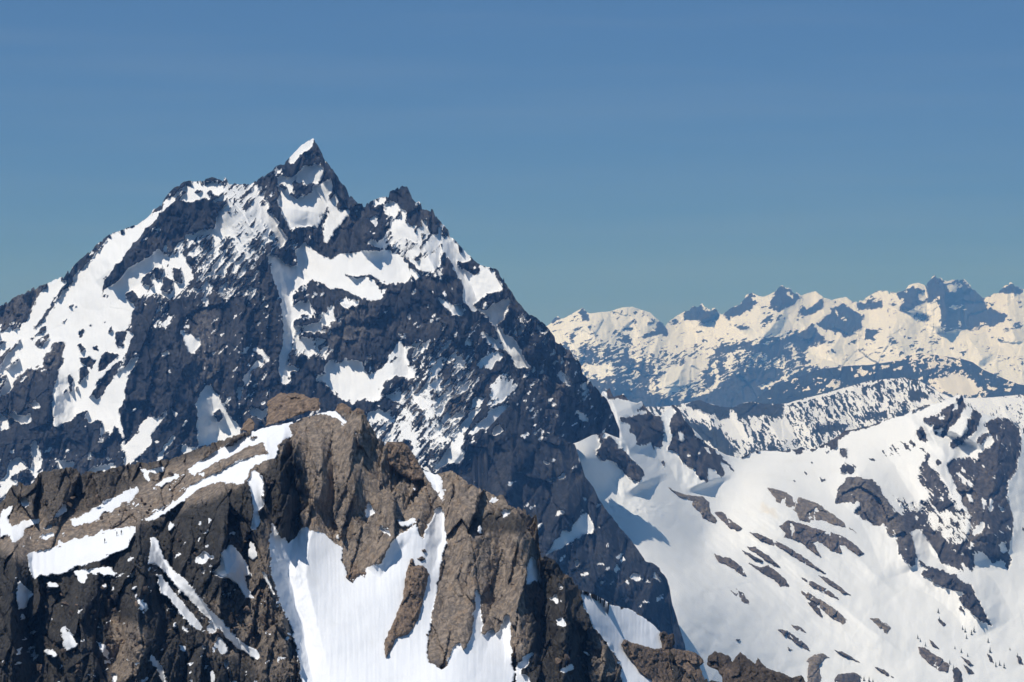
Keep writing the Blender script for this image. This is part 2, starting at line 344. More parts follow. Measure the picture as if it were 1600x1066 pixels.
S_(snA, '''
P .22 c1 6 | 1300,560 1420,600 1600,620 1600,900 1440,1000 1300,960 1240,800 1120,760 1040,800 1100,700
P .0 c1 6 | 1120,700 1600,640 1600,1064 1200,1064 1240,900
P .22 c2 6 | 100,490 250,400 400,430 560,560 640,760 640,840 420,780 330,1000 180,1000 100,900
P .0 c6 8 | 150,220 420,200 560,420 560,700 400,900 330,1010 0,1000 0,700 60,500 150,470
P .16 c5 8 | 1040,880 1330,900 1600,860 1600,1064 1120,1064
P .2 c3 8 | 30,230 180,230 420,430 360,560 360,700 300,700 160,580 30,480
P 1 c1 | 1165,340 1330,325 1395,370 1385,410 1320,445 1200,462 1100,455 1060,495 1000,530 930,615 850,700 740,840 650,960 620,1064 370,1064 400,1000 460,935 560,840 650,740 700,668 760,640 870,600 930,565 990,510 1050,440 1100,410 1140,385
P 1 c1 | 300,970 395,925 375,1000 345,1064 205,1064 250,1010
S -.7 c1 2 | 1220,395 1260,392
S -.7 c1 3 | 1300,400 1330,425
S -.7 c1 3 | 1110,445 1150,405
S -.6 c1 2 | 1160,330 1100,365 1050,420 1000,500 950,535
S -.6 c1 2.5 | 1260,330 1330,315
P -.95 c1 | 1060,490 1100,460 1200,465 1330,440 1395,395 1410,470 1360,560 1340,620 1230,640 1120,700 1010,780 940,800 860,850 790,880 720,960 670,1010 640,990 680,920 750,850 800,780 850,720 900,650 960,600 1000,540
P .9 c1 | 950,650 985,620 1015,625 980,650
P .8 c1 | 895,690 930,665 940,675 905,695
P .9 c1 | 1010,760 1050,715 1060,735 1030,770
P .8 c1 | 850,770 880,765 875,785 855,790
P .9 c1 | 1150,680 1200,650 1215,680 1170,690
P 1 c1 | 1235,650 1330,625 1340,640 1300,660 1240,665
P 1 c1 | 990,755 940,800 860,850 790,890 720,980 655,1015 690,1064 860,1064 900,1010 880,950 960,880 1030,880 1060,800 1020,790
P .45 c1 3 | 1060,780 1130,790 1190,880 1215,945 1150,1000 1080,1064 900,1064 900,940 1000,880
P 1 c1 | 1120,760 1190,870 1215,945 1190,960 1150,880 1105,800
P 1 c1 | 1410,480 1425,500 1415,540 1440,560 1440,620 1470,680 1400,660 1350,700 1340,660 1350,600 1375,530
P 1 c1 | 1400,410 1350,440 1330,470 1390,460 1410,430
P -.8 c1 2 | 960,880 1020,870 1000,940 960,930
P -.8 c1 2 | 1080,870 1140,900 1130,980 1090,940
P -.8 c1 2 | 885,940 930,910 960,1000 920,980
P -.8 c1 2 | 1020,930 1080,960 1070,1040 1010,1010
S -.75 c1 6 1 2 | 450,900 400,960 370,1030 350,1064
P 1 c2 | 600,290 690,185 755,145 768,165 735,215 680,245 640,300 625,305
P 1 c2 | 500,362 565,318 556,350 515,365
P 1 c2 | 620,310 655,300 650,325 625,325
P 1 c2 | 770,305 830,340 810,400 740,430 720,440 660,410 650,370 700,350 690,330 740,310
P 1 c2 | 780,262 810,262 815,275 790,275
P 1 c2 | 550,370 600,395 650,375 620,440 640,500 700,515 740,480 750,450 870,410 880,440 850,530 850,580 800,620 790,680 740,700 660,690 610,710 570,640 550,580 555,540 530,430
P -.85 c2 | 640,420 690,440 765,460 740,490 700,512 645,480
S -.85 c2 2 | 560,440 585,460
S -.8 c2 2 | 615,490 660,515
P 1 c2 | 910,490 920,520 890,590 930,600 980,570 1000,560 990,620 930,670 900,720 860,790 830,800 820,730 850,660 860,590 850,540
P -.9 c2 | 560,380 600,390 640,370 660,340 700,290 750,280 770,240 830,300 800,200 770,170 740,210 680,250 640,300 600,300 560,340
P -.85 c2 1 | 820,310 870,370 850,400 810,400 830,345
P -.92 c2 1 | 880,400 950,450 990,520 1040,560 1010,600 930,590 910,510 880,470
P .9 c2 | 945,510 970,520 960,530
P .9 c2 | 1020,530 1045,545 1035,550
P -.9 c2 2 | 470,500 520,500 560,620 620,720 650,780 600,780 530,640
P .9 c2 | 430,570 490,620 540,700 600,780 560,790 500,700 410,610
P -.9 c2 2 | 900,720 1000,640 1060,560 1110,620 1110,790 1010,850 840,900 830,850
P 1 c2 | 1115,545 1180,512 1225,515 1215,545 1130,570
P .9 c2 | 1230,545 1290,580 1280,620 1235,625 1220,590
P 1 c2 | 1110,640 1170,620 1160,690 1120,680
P -.9 c2 2 | 1235,480 1290,450 1345,445 1370,500 1400,560 1480,600 1470,660 1380,640 1290,560
P .8 c2 | 1280,470 1300,470 1305,487 1290,490
P .9 c2 | 1120,790 1200,790 1220,830 1130,820
P 1 c5 | 470,-90 530,-80 570,-50 640,-15 660,-20 650,-100 700,-170 760,-110 840,-60 920,-90 1030,-100 1130,-110 1220,-115 1290,-80 1350,-20 1365,10 1350,100 1300,225 1282,200 1310,100 1250,120 1200,90 1140,60 1200,180 1130,195 1060,180 940,130 860,120 760,70 740,110 680,110 610,170 600,210 560,110 500,0
P -.9 c5 | 540,-85 620,-130 660,-40 640,-20 580,-35
S -.75 c5 1.6 1 3 | 960,40 1040,55 1110,42 1160,85 1210,110
P -.85 c5 2 | 610,190 680,120 750,70 860,130 950,140 1060,190 1000,210 900,210 830,260 790,270 740,200 690,190
P .3 c5 5 | 620,240 700,195 750,230 780,290 830,370 860,500 830,560 720,560 620,540 610,400
S -.8 c5 5 | 650,340 770,320
S -.8 c5 4 | 690,410 830,420
S -.8 c5 3 | 680,290 720,300
P 1 c5 | 640,230 700,195 745,225 740,270 660,300 630,280
P -.95 c5 3 | 620,560 760,540 780,620 760,740 720,800 600,800 600,720 640,680
P 1 c5 | 565,620 620,610 700,625 700,635 630,640 600,690 570,720
P 1 c5 | 570,570 605,555 605,590 570,600
S 1 c5 10 1 5 | 530,10 565,90 595,200 605,330 605,420 585,520 565,600 575,700
P 1 c5 | 880,225 890,290 905,335 935,280 946,300 915,350 890,320 840,360 805,330 840,260
P 1 c5 | 910,205 960,180 1050,220 1040,235 1000,225 975,258
P -.95 c5 2 | 900,230 970,260 1060,230 1200,190 1300,240 1340,420 1300,430 1240,520 1180,600 1080,570 1000,560 900,500 860,500 850,400 890,350 920,350 950,300
P .9 c5 | 1100,530 1130,560 1110,570 1090,545
P 1 c5 | 880,560 920,600 940,575 1040,580 1075,620 1100,660 1150,650 1200,610 1260,520 1305,432 1330,520 1360,610 1392,678 1330,680 1280,660 1200,710 1170,810 1110,830 1080,800 1030,840 960,830 920,800 870,760 820,690 770,700 780,670 840,660 830,610
S -.6 c5 1.6 | 1265,540 1245,600
P .9 c5 | 1190,790 1270,790 1315,815 1270,825 1200,805
P .9 c5 | 1380,785 1440,810 1465,830 1450,880 1430,850 1400,810
P 1 c5 | 1090,905 1160,885 1230,910 1200,930 1100,935
P -.8 c5 2 | 1020,830 1100,830 1300,830 1300,880 1160,880 1080,890
P .8 c5 | 420,560 460,575 380,640 340,730 315,710 340,660
P 1 c5 | 280,730 315,740 300,840 285,810
P 1 c5 | 360,870 460,890 450,950 370,915
P 1 c5 | 420,240 460,195 475,210 430,260
P .8 c5 | 65,170 105,215 90,220
S .8 c5 4 | 400,500 470,560
P 1 c5 | 0,430 40,440 50,480 0,520
P 1 c5 | 90,720 190,850 300,1010 260,1064 40,1064 30,830
P -.9 c5 1 | 130,900 170,880 195,930 165,950
P 1 c4 | 370,0 640,0 640,110 720,90 780,80 845,165 800,260 790,300 730,310 720,370 800,320 830,330 800,430 760,470 700,530 650,590 560,650 620,640 700,570 800,500 890,455 870,520 800,600 780,680 790,720 745,800 760,900 780,960 770,1064 640,1064 690,1000 680,920 620,980 640,860 560,880 530,850 470,860 400,900 345,920 320,860 310,720 350,640 360,540 400,480 390,400 340,390 280,450 280,520 190,560 210,520 110,600 40,720 0,720 0,560 60,440 140,360 210,290 310,150 350,90
P 1 c4 | 205,130 290,20 320,0 385,0 365,60 330,140 260,230 210,290 100,400 0,470 0,300 100,240 160,260
P -.9 c4 2 | 0,150 180,45 300,10 230,100 210,140 160,250 100,250 50,300 0,310
P -.3 c4 2 | 100,250 140,220 130,300 60,310
S -.85 c4 4 1 1.5 | 440,0 390,50 340,120 300,190 240,270 215,295
P -.8 c4 | 310,150 345,105 360,120 330,165
P -.7 c4 2 | 180,380 250,290 300,265 280,310 200,365
P -.8 c4 2 | 215,390 300,310 310,360 255,418
P -.7 c4 1 | 410,170 460,140 440,165
P -.7 c4 1 | 470,145 485,150 475,175
P -.7 c4 1 | 380,262 440,215 400,258
P -.7 c4 1 | 490,320 525,290 510,340 500,360
P -.7 c4 1 | 485,400 500,380 535,420 510,450
P -.8 c4 1 | 545,288 565,245 572,280
P -.8 c4 1 | 645,270 660,250 668,265
P -.7 c4 1 | 670,320 690,285 703,300 685,328
P -.8 c4 1 | 720,380 735,330 760,310 790,320 775,400 740,425
P -.8 c4 1 | 580,415 610,395 615,440 590,430
P -.8 c4 1 | 500,480 560,475 605,490 570,552 515,515
P -.8 c4 2 | 590,585 640,470 660,440 750,460 700,500 640,560
P -.8 c4 1 | 490,545 540,530 555,570 500,640
P -.8 c4 1 | 415,605 440,570 460,620 430,650
P -.8 c4 1 | 430,660 455,640 450,690 435,690
P -.8 c4 1 | 470,665 490,648 480,690
P -.8 c4 1 | 395,690 410,668 405,710
P -.7 c4 1 | 540,735 620,640 700,570 820,480 810,510 720,590 690,640 600,745 590,700
P -.8 c4 1 | 480,830 550,800 530,860 480,855
P -.2 c4 2 | 0,600 40,560 50,620 0,700
P -.25 c4 2 | 20,545 120,455 130,500 60,560
P -.25 c4 2 | 95,645 110,580 210,530 150,610
P -.25 c4 2 | 30,445 130,340 140,380 50,445
P -.7 c4 1 | 0,370 50,375 0,400
P -.7 c4 2 | 580,900 620,860 640,880 600,950 570,990
P -.8 c4 2 | 690,960 715,895 770,980 760,1064 650,1064
P -.8 c4 1 | 780,75 830,50 890,130 850,155 815,130
P -.92 c4 2 | 60,690 170,620 260,560 350,480 400,490 355,600 320,720 330,880 350,920 400,880 470,860 560,960 580,1064 0,1064 0,750
S -.8 c4 5 | 340,400 390,400 350,460
S -.8 c4 3 | 290,480 285,520
P .9 c4 1 | 40,820 100,870 150,900 200,870 190,820 160,840 100,830
P .9 c4 1 | 0,820 50,850 60,920 0,940
P .5 c4 1 | 180,760 230,740 260,790 200,800
P -.92 c4 1 | 830,190 870,160 960,130 1060,200 1130,300 1150,420 1250,650 1235,740 1240,1010 1150,1010 900,1000 950,900 1040,740 1100,680 1000,780 920,850 780,960 760,900 745,800 790,720 780,680 800,590 880,460 800,430 840,330 820,290
P .1 c4 2 | 940,80 1000,60 1040,180 1090,240 1080,320 1030,300 950,280 950,200 1000,150
P .9 c4 1 | 1000,460 1050,435 1070,460 1030,470
P .9 c4 1 | 1040,570 1060,550 1080,575
P 1 c4 1 | 1130,310 1220,350 1250,380 1210,450 1180,440 1160,370
P .9 c4 1 | 1060,780 1110,830 1090,850
P .6 c4 1 | 1130,900 1160,860 1180,870 1140,920
P .9 c4 1 | 810,820 850,780 860,800
P 1 c4 | 1300,640 1390,750 1380,790 1500,930 1430,1010 1240,1030 1230,750
P -.9 c4 1 | 1330,820 1380,800 1395,860 1360,880
P 1 d1 | 60,480 120,460 170,520 90,560 50,600 110,610 30,680 0,720 0,600 30,590
P 1 d1 | 200,350 230,350 250,440 260,520 230,540 200,480
P .8 d1 | 190,500 240,540 220,610
P .9 d1 | 295,400 325,390 330,420 310,430
P 1 d1 | 350,470 400,490 480,490 420,540 370,540
P 1 d1 | 560,540 700,500 730,530 640,545 530,560
P 1 d1 | 1100,35 1070,110 1000,210 930,210 860,290 830,320 830,345 770,400 790,440 770,520 900,430 960,340 930,340 990,260 1030,200 1060,130
S 1 d1 2.5 | 990,465 1085,335
P .9 d1 | 1140,400 1230,390 1230,430 1150,450
P -.8 c3 4 | 0,740 100,730 300,700 480,700 500,860 560,1064 0,1064
P -.9 c3 3 | 30,280 110,260 160,330 190,300 250,280 330,290 400,420 330,420 260,380 180,370
P 1 c3 1 | 105,270 130,280 140,310 135,345 180,390 200,470 140,450 100,430 60,470 40,350 90,340
P 1 c3 1 | 30,240 60,220 95,260 80,300 10,300 0,290
P .9 c3 1 | 235,340 260,340 270,400 290,420 270,430 240,410
P .9 c3 1 | 335,375 360,380 370,420 345,430
P 1 c3 1 | 150,580 240,600 300,550 350,550 350,590 320,650 250,660 200,630
P 1 c3 1 | 165,630 230,690 210,710 170,670
P .9 c3 1 | 330,810 430,860 490,870 490,930 430,930 380,880
P .9 c3 1 | 345,690 365,670 360,720 345,715
S .9 c3 2 | 150,950 155,920
S .9 c3 2 | 360,1020 370,980
P 1 c3 | 370,510 380,470 420,455 460,480 530,560 545,590 500,600 460,580 450,610 520,660 570,680 600,660 600,615 650,630 660,650 700,650 690,680 720,720 745,770 700,790 650,780 620,820 560,860 640,890 720,850 780,820 790,850 750,920 760,950 700,980 690,1000 770,1064 720,1064 640,940 550,900 500,840 500,760 470,700 430,620 400,560
P -.8 c3 1 | 455,590 500,600 590,640 600,660 540,670 490,630
P -.8 c3 1 | 575,860 620,820 650,850 640,890 580,885
P 1 c6 | 640,20 700,60 690,110 760,170 820,200 840,250 880,320 915,380 850,385 790,300 740,230 700,130 650,80
P 1 c6 | 600,140 650,170 720,210 770,265 700,260 650,220
P -.7 c6 1 | 540,30 600,20 650,60 720,170 700,200 640,150 590,100
P 1 c6 | 580,350 640,310 700,275 760,300 700,340 670,390 630,360 600,390
P 1 c6 | 880,50 910,50 915,85 890,95
P 1 c6 | 945,95 985,100 1020,145 980,155
P 1 c6 | 860,110 875,115 850,180 835,185
P .9 c6 | 910,110 920,115 915,150 905,145
P .9 c6 | 1000,200 1030,190 1030,220 1010,230
P .2 c6 4 | 770,400 840,500 820,560 740,600 640,620 680,500 720,440
P 1 c6 | 660,490 760,460 800,530 760,560 700,540
P 1 c6 | 790,610 740,680 680,745 600,770 510,810 560,750 640,690 660,640
P 1 c6 | 630,620 560,680 500,780 490,850 440,940 330,1020 320,1000 430,860 480,760 540,660
P 1 c6 | 480,880 500,940 470,975 400,960 440,900
P 1 c6 | 680,780 720,730 745,775 690,800
P .8 c6 | 640,560 600,620 550,620 560,570
P 1 c6 | 180,545 240,570 265,590 250,640 220,600
P 1 c6 | 10,550 90,560 110,585 40,575
P 1 c6 | 1080,390 1120,410 1180,495 1130,470 1095,450
P .9 c6 | 1240,490 1270,460 1275,520 1240,580
P .9 c6 | 1200,650 1240,660 1290,720 1240,700
P .9 c6 | 300,485 340,475 340,500 300,505
P .9 c6 | 340,645 370,620 370,640 345,655
P .9 c6 | 450,680 500,655 495,670 460,690
P .9 c6 | 370,700 400,670 410,690
P .9 c6 | 410,600 440,575 435,600
P .9 c6 | 470,520 520,490 515,520
P .9 c6 | 360,475 400,455 395,480
P .9 c6 | 500,220 540,195 550,240 520,240
P .8 c6 | 450,300 480,310 510,370 480,360
P .9 c6 | 110,770 190,800 190,835 140,820
P .9 c6 | 340,820 400,800 400,830 350,840
''')
cv = snA; cv.stroke(1, 1, 5, [(454,249),(472,229),(487,215)], 4)
A_D = [(-500,660,4050),(-500,900,3600),(-60,480,4020),(0,478,3990),(150,383,3990),(240,330,3990),(330,278,3985),(395,285,4000),(489,216,4030),(546,305,4000),(622,291,3985),(700,359,3930),(775,420,3890),(865,525,3865),(948,622,3910),(968,672,3930),
 (0,640,3800),(0,800,3600),(130,520,3860),(160,640,3740),(250,780,3570),(60,720,3690),(300,600,3690),(330,690,3640),(350,480,3800),(400,600,3680),(420,740,3560),(480,340,3920),(560,420,3850),(480,430,3860),(600,560,3720),(540,580,3720),(560,500,3770),(560,690,3610),(700,770,3530),(700,560,3720),(700,450,3830),(800,600,3760),(800,690,3610),(900,640,3850),(925,680,3880)]
A_R = [(55, 45, P('c2','30,560 200,500 330,620 420,800 470,900 520,1064')+[(440,480),(448,560),(440,620)], 1.2),
 (60, 60, [(232,478),(258,520),(285,570),(305,630),(312,700)], 1.2),
 (35, 45, [(150,440),(200,400),(250,340),(275,310)], 1.0),
 (30, 35, [(95,560),(80,600),(60,650),(70,720)], 1.1), (28, 28, [(88,600),(85,650),(90,700)], 1.0),
 (-38, 40, [(435,400),(452,470),(455,540),(445,600)], 1.2), (-30, 60, [(480,330),(470,390),(440,420)], 1.2),
 (45, 45, [(622,300),(640,350),(670,400),(690,450),(720,520),(750,560)], 1.1), (-35, 45, [(700,380),(730,440),(760,490),(800,560),(850,640)], 1.2),
 (42, 40, [(790,440),(830,500),(870,560),(905,640)], 1.1), (36, 36, [(600,400),(560,330),(530,290),(500,240)], 1.1),
 (30, 40, [(560,380),(600,360)], 1.2), (26, 30, [(520,470),(560,480),(620,475)], 1.0), (34, 50, [(790,560),(780,610),(740,680),(700,740)], 1.0),
 (-25, 35, [(320,590),(335,640),(345,690)], 1.1), (28, 30, [(380,470),(370,540),(380,610)], 1.1), (20, 24, [(665,540),(670,600),(680,680)], 1.0), (-16, 22, [(630,520),(640,600)], 1.0)]
depA = Depth(A_D, A_R)
tnA = Canvas(.35); tnA.poly(.75, 12, P('c5', '0,250 100,250 200,600 150,760 0,700')); tnA.poly(.8, 10, P('c5', '850,300 1100,230 1150,430 880,500')); tnA.poly(.9, 6, P('c4', '0,150 180,45 300,10 200,200 0,310'))
tnA.poly(.85, 8, P('c4', '0,450 400,300 400,480 100,650 0,700')); tnA.poly(.75, 10, P('c6', '100,450 500,500 480,760 100,700')); tnA.poly(.7, 8, P('c6', '900,250 1150,300 1200,650 1000,560'))
mA = mountain_mat('dark_schist_and_snow', (.016,.020,.028), (.092,.087,.085), 1.02)
peak = sheet('mountain', A_TOP, A_BOT, -60, 968, 1.3, depA, snA, tnA, mA, 1.02, jag=(2.6, 6.5), fleck=(.045, .03), seed=100, back=1.0, rock=(1.0, 1.0), noise=(.9, 6.5, 20.), lean=.85, warp=2.1, fw=(20, 13, 5.0, 1.8, 21, 2.0), aniso=1.25, ext=(440, 0), foot=500., footx=830, runnel=.6, macro=16.)
tag(peak, 'tall dark rocky mountain streaked with snow, its white tipped summit the highest point against the sky', 'mountain', kind='structure')

# lower buttress of the same mountain
B_TOP = [(660,790),(690,738),(720,712),(760,672),(780,650),(797,634),(830,662),(870,682),(898,694),(915,745),(925,757),(937,782),(950,800),(962,815),(985,843),(1010,877),(1020,880),(1030,887),(1042,905),(1046,915),(1050,942),(1060,975),(1070,1007),(1080,1066),(1090,1100)]
B_BOT = [(660,830),(750,850),(850,930),(900,990),(1000,1040),(1090,1130)]
snB = Canvas(-.85)
S_(snB, '''
P -.2 c6 6 | 870,600 960,620 1060,800 1020,900 940,850 880,700
P 1 c6 | 480,880 500,940 470,975 400,960 440,900
P 1 c6 | 680,760 720,730 745,775 690,800
S .5 c6 3 | 520,930 620,850
P .9 c6 1 | 890,640 920,650 940,690 900,680
P .9 c6 1 | 945,640 990,660 990,710 960,700
P .9 c6 1 | 1000,740 1040,760 1050,795 1010,770
P 1 d5 | 870,272 920,235 950,250 900,277
P 1 d5 | 850,518 900,460 940,490 890,500
P 1 d5 | 795,765 870,660 930,600 960,600 970,640 980,560 1020,510 1070,485 1110,560 1110,610 1050,620 960,670 900,710 830,745
P 1 d5 | 730,605 760,560 800,540 790,570 740,612
P .8 d5 1 | 975,780 1030,790 1000,825
P .9 d5 1 | 1240,860 1260,795 1280,850
P .8 d5 1 | 1330,890 1360,870 1395,860 1410,900 1390,915
P .9 d5 1 | 1045,390 1080,400 1050,420
P 1 d5 1 | 1480,850 1530,890 1530,920 1490,880
P .8 d5 1 | 1115,550 1160,580 1150,590
S .8 d5 2 | 820,290 845,285
S .8 d5 2 | 800,170 825,180
''')
B_D = [(660,790,3540),(720,712,3575),(797,634,3630),(870,682,3640),(915,745,3620),(985,843,3560),(1046,915,3520),(1070,1007,3470),(1090,1100,3440),(700,830,3450),(800,760,3500),(800,880,3400),(900,800,3490),(900,950,3370),(980,900,3440),(1000,1040,3360)]
B_R = [(40, 45, [(797,640),(800,700),(790,780),(770,850)], 1.1), (38, 38, [(870,690),(890,760),(870,820),(850,880)], 1.0), (26, 30, [(940,800),(950,860),(940,920)], 1.0), (20, 26, [(835,680),(845,760),(830,830)], 1.0), (24, 26, [(1010,880),(1015,930),(1000,980)], 1.0)]
depB = Depth(B_D, B_R)
mB = mountain_mat('buttress_schist', (.020,.024,.032), (.080,.076,.074), 1.0)  # buttress rock: narrower tone range than the main peak's schist
tnB = Canvas(.3)
buttress = sheet('buttress', B_TOP, B_BOT, 660, 1090, 1.35, depB, snB, tnB, mB, .95, jag=(2., 3.), fleck=(.02, 0), seed=230, back=.7, noise=(.7, 7., 20.), backlen=45, aniso=1.9, macro=18., foot=350., parent=peak)

# ============================================================ GLACIER BASIN AND THE RIDGE ON THE RIGHT
G_TOP = [(840,700),(900,660),(935,625),(942,611),(948,612),(952,605),(956,615),(960,620),(968,618),(974,614),(980,624),(986,628),(996,630),(1002,627),(1007,633),(1012,640),(1022,650),(1032,650),(1040,640),(1052,632),(1062,640),(1070,657),(1085,672),(1100,688),(1112,700),(1125,706),(1135,711),(1157,716),(1175,706),(1187,704),
 (1220,705),(1245,702),(1250,699),(1256,698),(1262,702),(1275,701),(1287,694),(1305,684),(1320,673),(1340,670),(1360,665),(1375,659),(1395,652),(1412,650),(1432,637),(1452,632),(1470,629),(1487,622),(1497,616),(1505,617),(1510,630),(1515,637),(1522,640),(1530,644),(1550,650),(1560,649),(1575,654),(1587,665),(1595,671),(1600,682),(1640,700),(1800,740),(2050,690)]
G_BOT = [(840,1090),(1640,1090)]
PF = 1.7
snG = Canvas(1.0)
S_(snG, '''
P -.95 d7 1 | 0,0 150,-60 230,60 250,120 200,110 160,190 90,150 20,170 -60,150
P -.95 d7 1 | 160,180 230,170 290,240 340,300 400,350 430,410 400,465 350,440 310,400 250,340 200,310 180,330 130,280
P .4 d7 1 | 220,170 260,180 300,240 270,230
P -.9 d7 1 | 180,-130 215,-150 250,-100 300,-95 340,-80 330,-50 260,-70 200,-60
P -.9 d7 1 | 270,50 340,40 400,0 440,-60 520,-10 550,130 540,230 490,230 490,270 470,200 440,220 380,230 370,150 330,140 340,90 280,80
P .9 d7 1 | 400,10 450,5 450,20 330,35
P -.95 d7 1 | 590,-40 660,-30 690,30 750,170 830,220 860,230 900,310 940,400 910,430 870,380 820,370 830,450 780,440 740,400 750,370 690,360 640,290 610,250 570,260 600,190 580,90 620,10
P 1 d7 1 | 630,150 655,135 690,190 645,200
P .5 d7 1 | 800,230 830,230 850,330 820,270
P .9 d7 1 | 760,270 785,270 780,290
P .9 d7 1 | 690,275 720,280 715,295
S -.9 d7 3 1 1 | 890,290 940,330 1000,398
S -.7 d7 4 1 1 | 700,100 760,130 830,200
S -.7 d7 3 | 530,330 545,345
S -.8 d7 1.6 | 1030,300 1090,265 1150,252 1280,258 1400,245
P -.9 d7 1 | 1365,275 1410,240 1420,280 1400,285
S -.9 d8 2.5 1 1 | 170,412 280,408
S -.95 d8 4 1 5 | 280,405 350,378 420,340 480,300
S -.95 d8 2.4 | 480,295 560,280 640,262 700,235
S -.8 d8 1.8 | 700,222 780,210
S -.7 d8 2 | 890,165 1010,132
P -.9 d8 1 | 370,370 440,330 430,400 400,420
P -.6 d8 2 | 440,400 500,400 490,480 550,520 530,560 450,560 440,530 480,480
P -.95 d8 1 | 440,650 500,590 570,580 600,600 650,595 700,640 740,720 800,800 860,860 900,930 930,1064 820,1064 800,920 770,950 720,870 690,890 600,850 540,800 580,740 490,745 420,740
P 1 d8 | 480,700 510,690 512,705 485,708
P .1 d8 3 | 660,430 860,330 930,370 900,420 780,470
S -.6 d8 2 | 320,580 360,610
S -.6 d8 2 | 340,600 370,600
S -.6 d8 1.5 | 225,555 240,560
S -.6 d8 1.5 | 50,525 60,530
S -.6 d8 1.5 | 110,540 120,542
S -.6 d8 1.5 | 155,600 162,606
S -.6 d8 1.5 | 360,425 380,420
S -.6 d8 1.5 | 270,495 285,490
S -.6 d8 1.5 | 640,470 655,475
P -.95 d8 | 1190,70 1225,70 1245,130 1210,180 1190,230 1130,280 1100,340 1080,330 1100,270 1050,290 1030,280 1050,250 980,240 970,220 1060,190 1110,140 1160,120
P 1 d8 | 1155,135 1185,95 1180,150 1160,165
P .9 d8 | 1060,200 1110,190 1100,220 1070,235
P -.9 d8 1 | 1030,300 1060,310 1050,335
P -.95 d8 | 1250,230 1285,160 1325,180 1320,230 1300,290 1250,340 1200,380 1150,410 1140,360 1190,340 1260,290
P -.9 d8 1 | 920,300 960,260 980,310 1000,380 960,360 930,340
S -.4 d8 3 2 | 950,400 1000,460
P -.08 d8 3 | 930,540 980,440 1050,540 1130,640 1200,800 1290,950 1290,1064 960,1064 950,930 900,850 720,650 800,690 900,740 960,720
P .9 d8 2 | 930,640 980,640 1010,720 960,700
P -.5 d8 2 | 960,560 1040,520 1080,600 1150,720 1210,880 1260,1064 1180,1064 1110,900 1030,720
P .6 d8 2 | 1020,420 1070,480 1130,600 1100,600
P -.9 d8 1 | 1050,480 1075,475 1085,510 1060,510
P -.62 d8 2 | 1340,250 1400,230 1440,200 1510,210 1580,280 1590,400 1560,480 1560,560 1500,600 1500,700 1520,800 1520,900 1500,1064 1300,1064 1280,940 1300,900 1250,800 1150,600 1110,500 1150,470 1250,455 1330,470 1310,440 1400,380 1410,340 1380,290
P -.8 d8 2 | 1290,360 1350,310 1400,290 1380,330 1330,380
P .9 d8 1 | 1240,690 1270,690 1290,740 1260,740
P .9 d8 1 | 1330,720 1350,700 1365,740 1345,790
P .9 d8 1 | 1385,720 1395,710 1405,780 1385,830
P .9 d8 1 | 1440,770 1480,780 1460,820
P .8 d8 2 | 1290,910 1330,860 1350,880 1340,930 1300,940
P .7 d8 2 | 1450,1000 1480,980 1490,1040 1450,1064
P .8 d8 1 | 1195,525 1240,530 1220,550
S .7 d8 1.5 | 1180,560 1280,640
P -.66 e1 2 | 740,0 1530,0 1530,150 1500,200 1520,330 1500,380 1480,310 1430,310 1410,325 1340,250 1300,230 1290,330 1280,385 1210,320 1225,380 1150,340 1100,320 1070,330 1030,240 960,180 930,120 910,170 940,280 910,345 850,300 810,230 800,150 745,145
P .9 e1 1 | 1280,120 1330,60 1350,80 1330,140 1300,140
P .9 e1 1 | 1450,220 1480,180 1495,240 1460,260
P .2 e1 3 | 960,0 1290,0 1240,200 1150,200 1040,120
P 1 e1 2 | 890,110 950,110 1020,210 1075,335 990,320 930,270
P -.95 e1 1 | 930,290 1000,340 1090,360 1120,390 1180,400 1230,450 1270,450 1300,520 1350,620 1400,725 1330,680 1250,610 1190,550 1240,510 1150,490 1040,440 960,390 970,350
P .95 e1 1 | 940,330 1000,350 990,370 950,350
P -.9 e1 1 | 1585,100 1600,95 1600,130
S -.7 e1 2 | 1205,595 1225,625
''')
def gpl(x, y): return -1685/(.25*(x-800)/FPX-.35+.9*(533-y)/FPX)
G_D = [(x, y, gpl(x, y)) for x, y in ((1100,850),(1200,760),(1200,900),(1250,1000),(1300,860),(1340,780),(1400,980),(1440,930),(1550,1000),(1200,1130),(1400,1130),(1640,1130),(1590,900))]
G_D += [(860,760,3900),(915,715,3960),(950,760,4040),(1010,800,4030),(900,900,3700),(1000,850,3860),(1000,1000,3480),(1060,930,3690),(1085,1000,3580),(1120,1066,3560),(840,1130,3300),(1000,1130,3350),(840,690,3980),(950,612,4380),(1000,640,4480),(1055,632,4620),(1120,715,4620),(1157,716,4760),(1200,705,4880),(1300,690,4960),(1400,652,4980),(1497,616,4980),(1590,668,4960),(1640,700,4950),(2000,700,5000),(2000,1130,3900),(1420,780,4620),(1520,800,4560),(1500,700,4800),(1350,720,4760)]
G_R = [(70, 40, [(952,606),(975,690),(1000,745),(1010,765)], 1.1), (60, 40, [(975,615),(1000,670),(1015,695)], 1.1), (80, 45, [(1052,632),(1075,690),(1105,745),(1110,760)], 1.1),
 (60, 50, [(1320,720),(1350,750),(1390,790),(1420,860),(1430,890)], 1.1), (60, 40, [(1430,875),(1480,900),(1520,930),(1550,985)], 1.1), (70, 60, [(1497,620),(1470,660),(1440,680)], 1.2), (90, 55, [(1440,690),(1480,760),(1510,820),(1510,890)], 1.1), (80, 55, [(1520,645),(1500,690)], 1.2), (110, 60, [(1575,660),(1560,720),(1545,800),(1560,870)], 1.1), (-50, 40, [(1440,830),(1460,870),(1490,900)], 1.2),
 (25, 60, [(1200,790),(1260,820),(1340,870),(1400,930)], 1.3), (22, 50, [(1160,830),(1240,880),(1330,960),(1420,1030)], 1.3)]
depG = Depth(G_D, G_R)
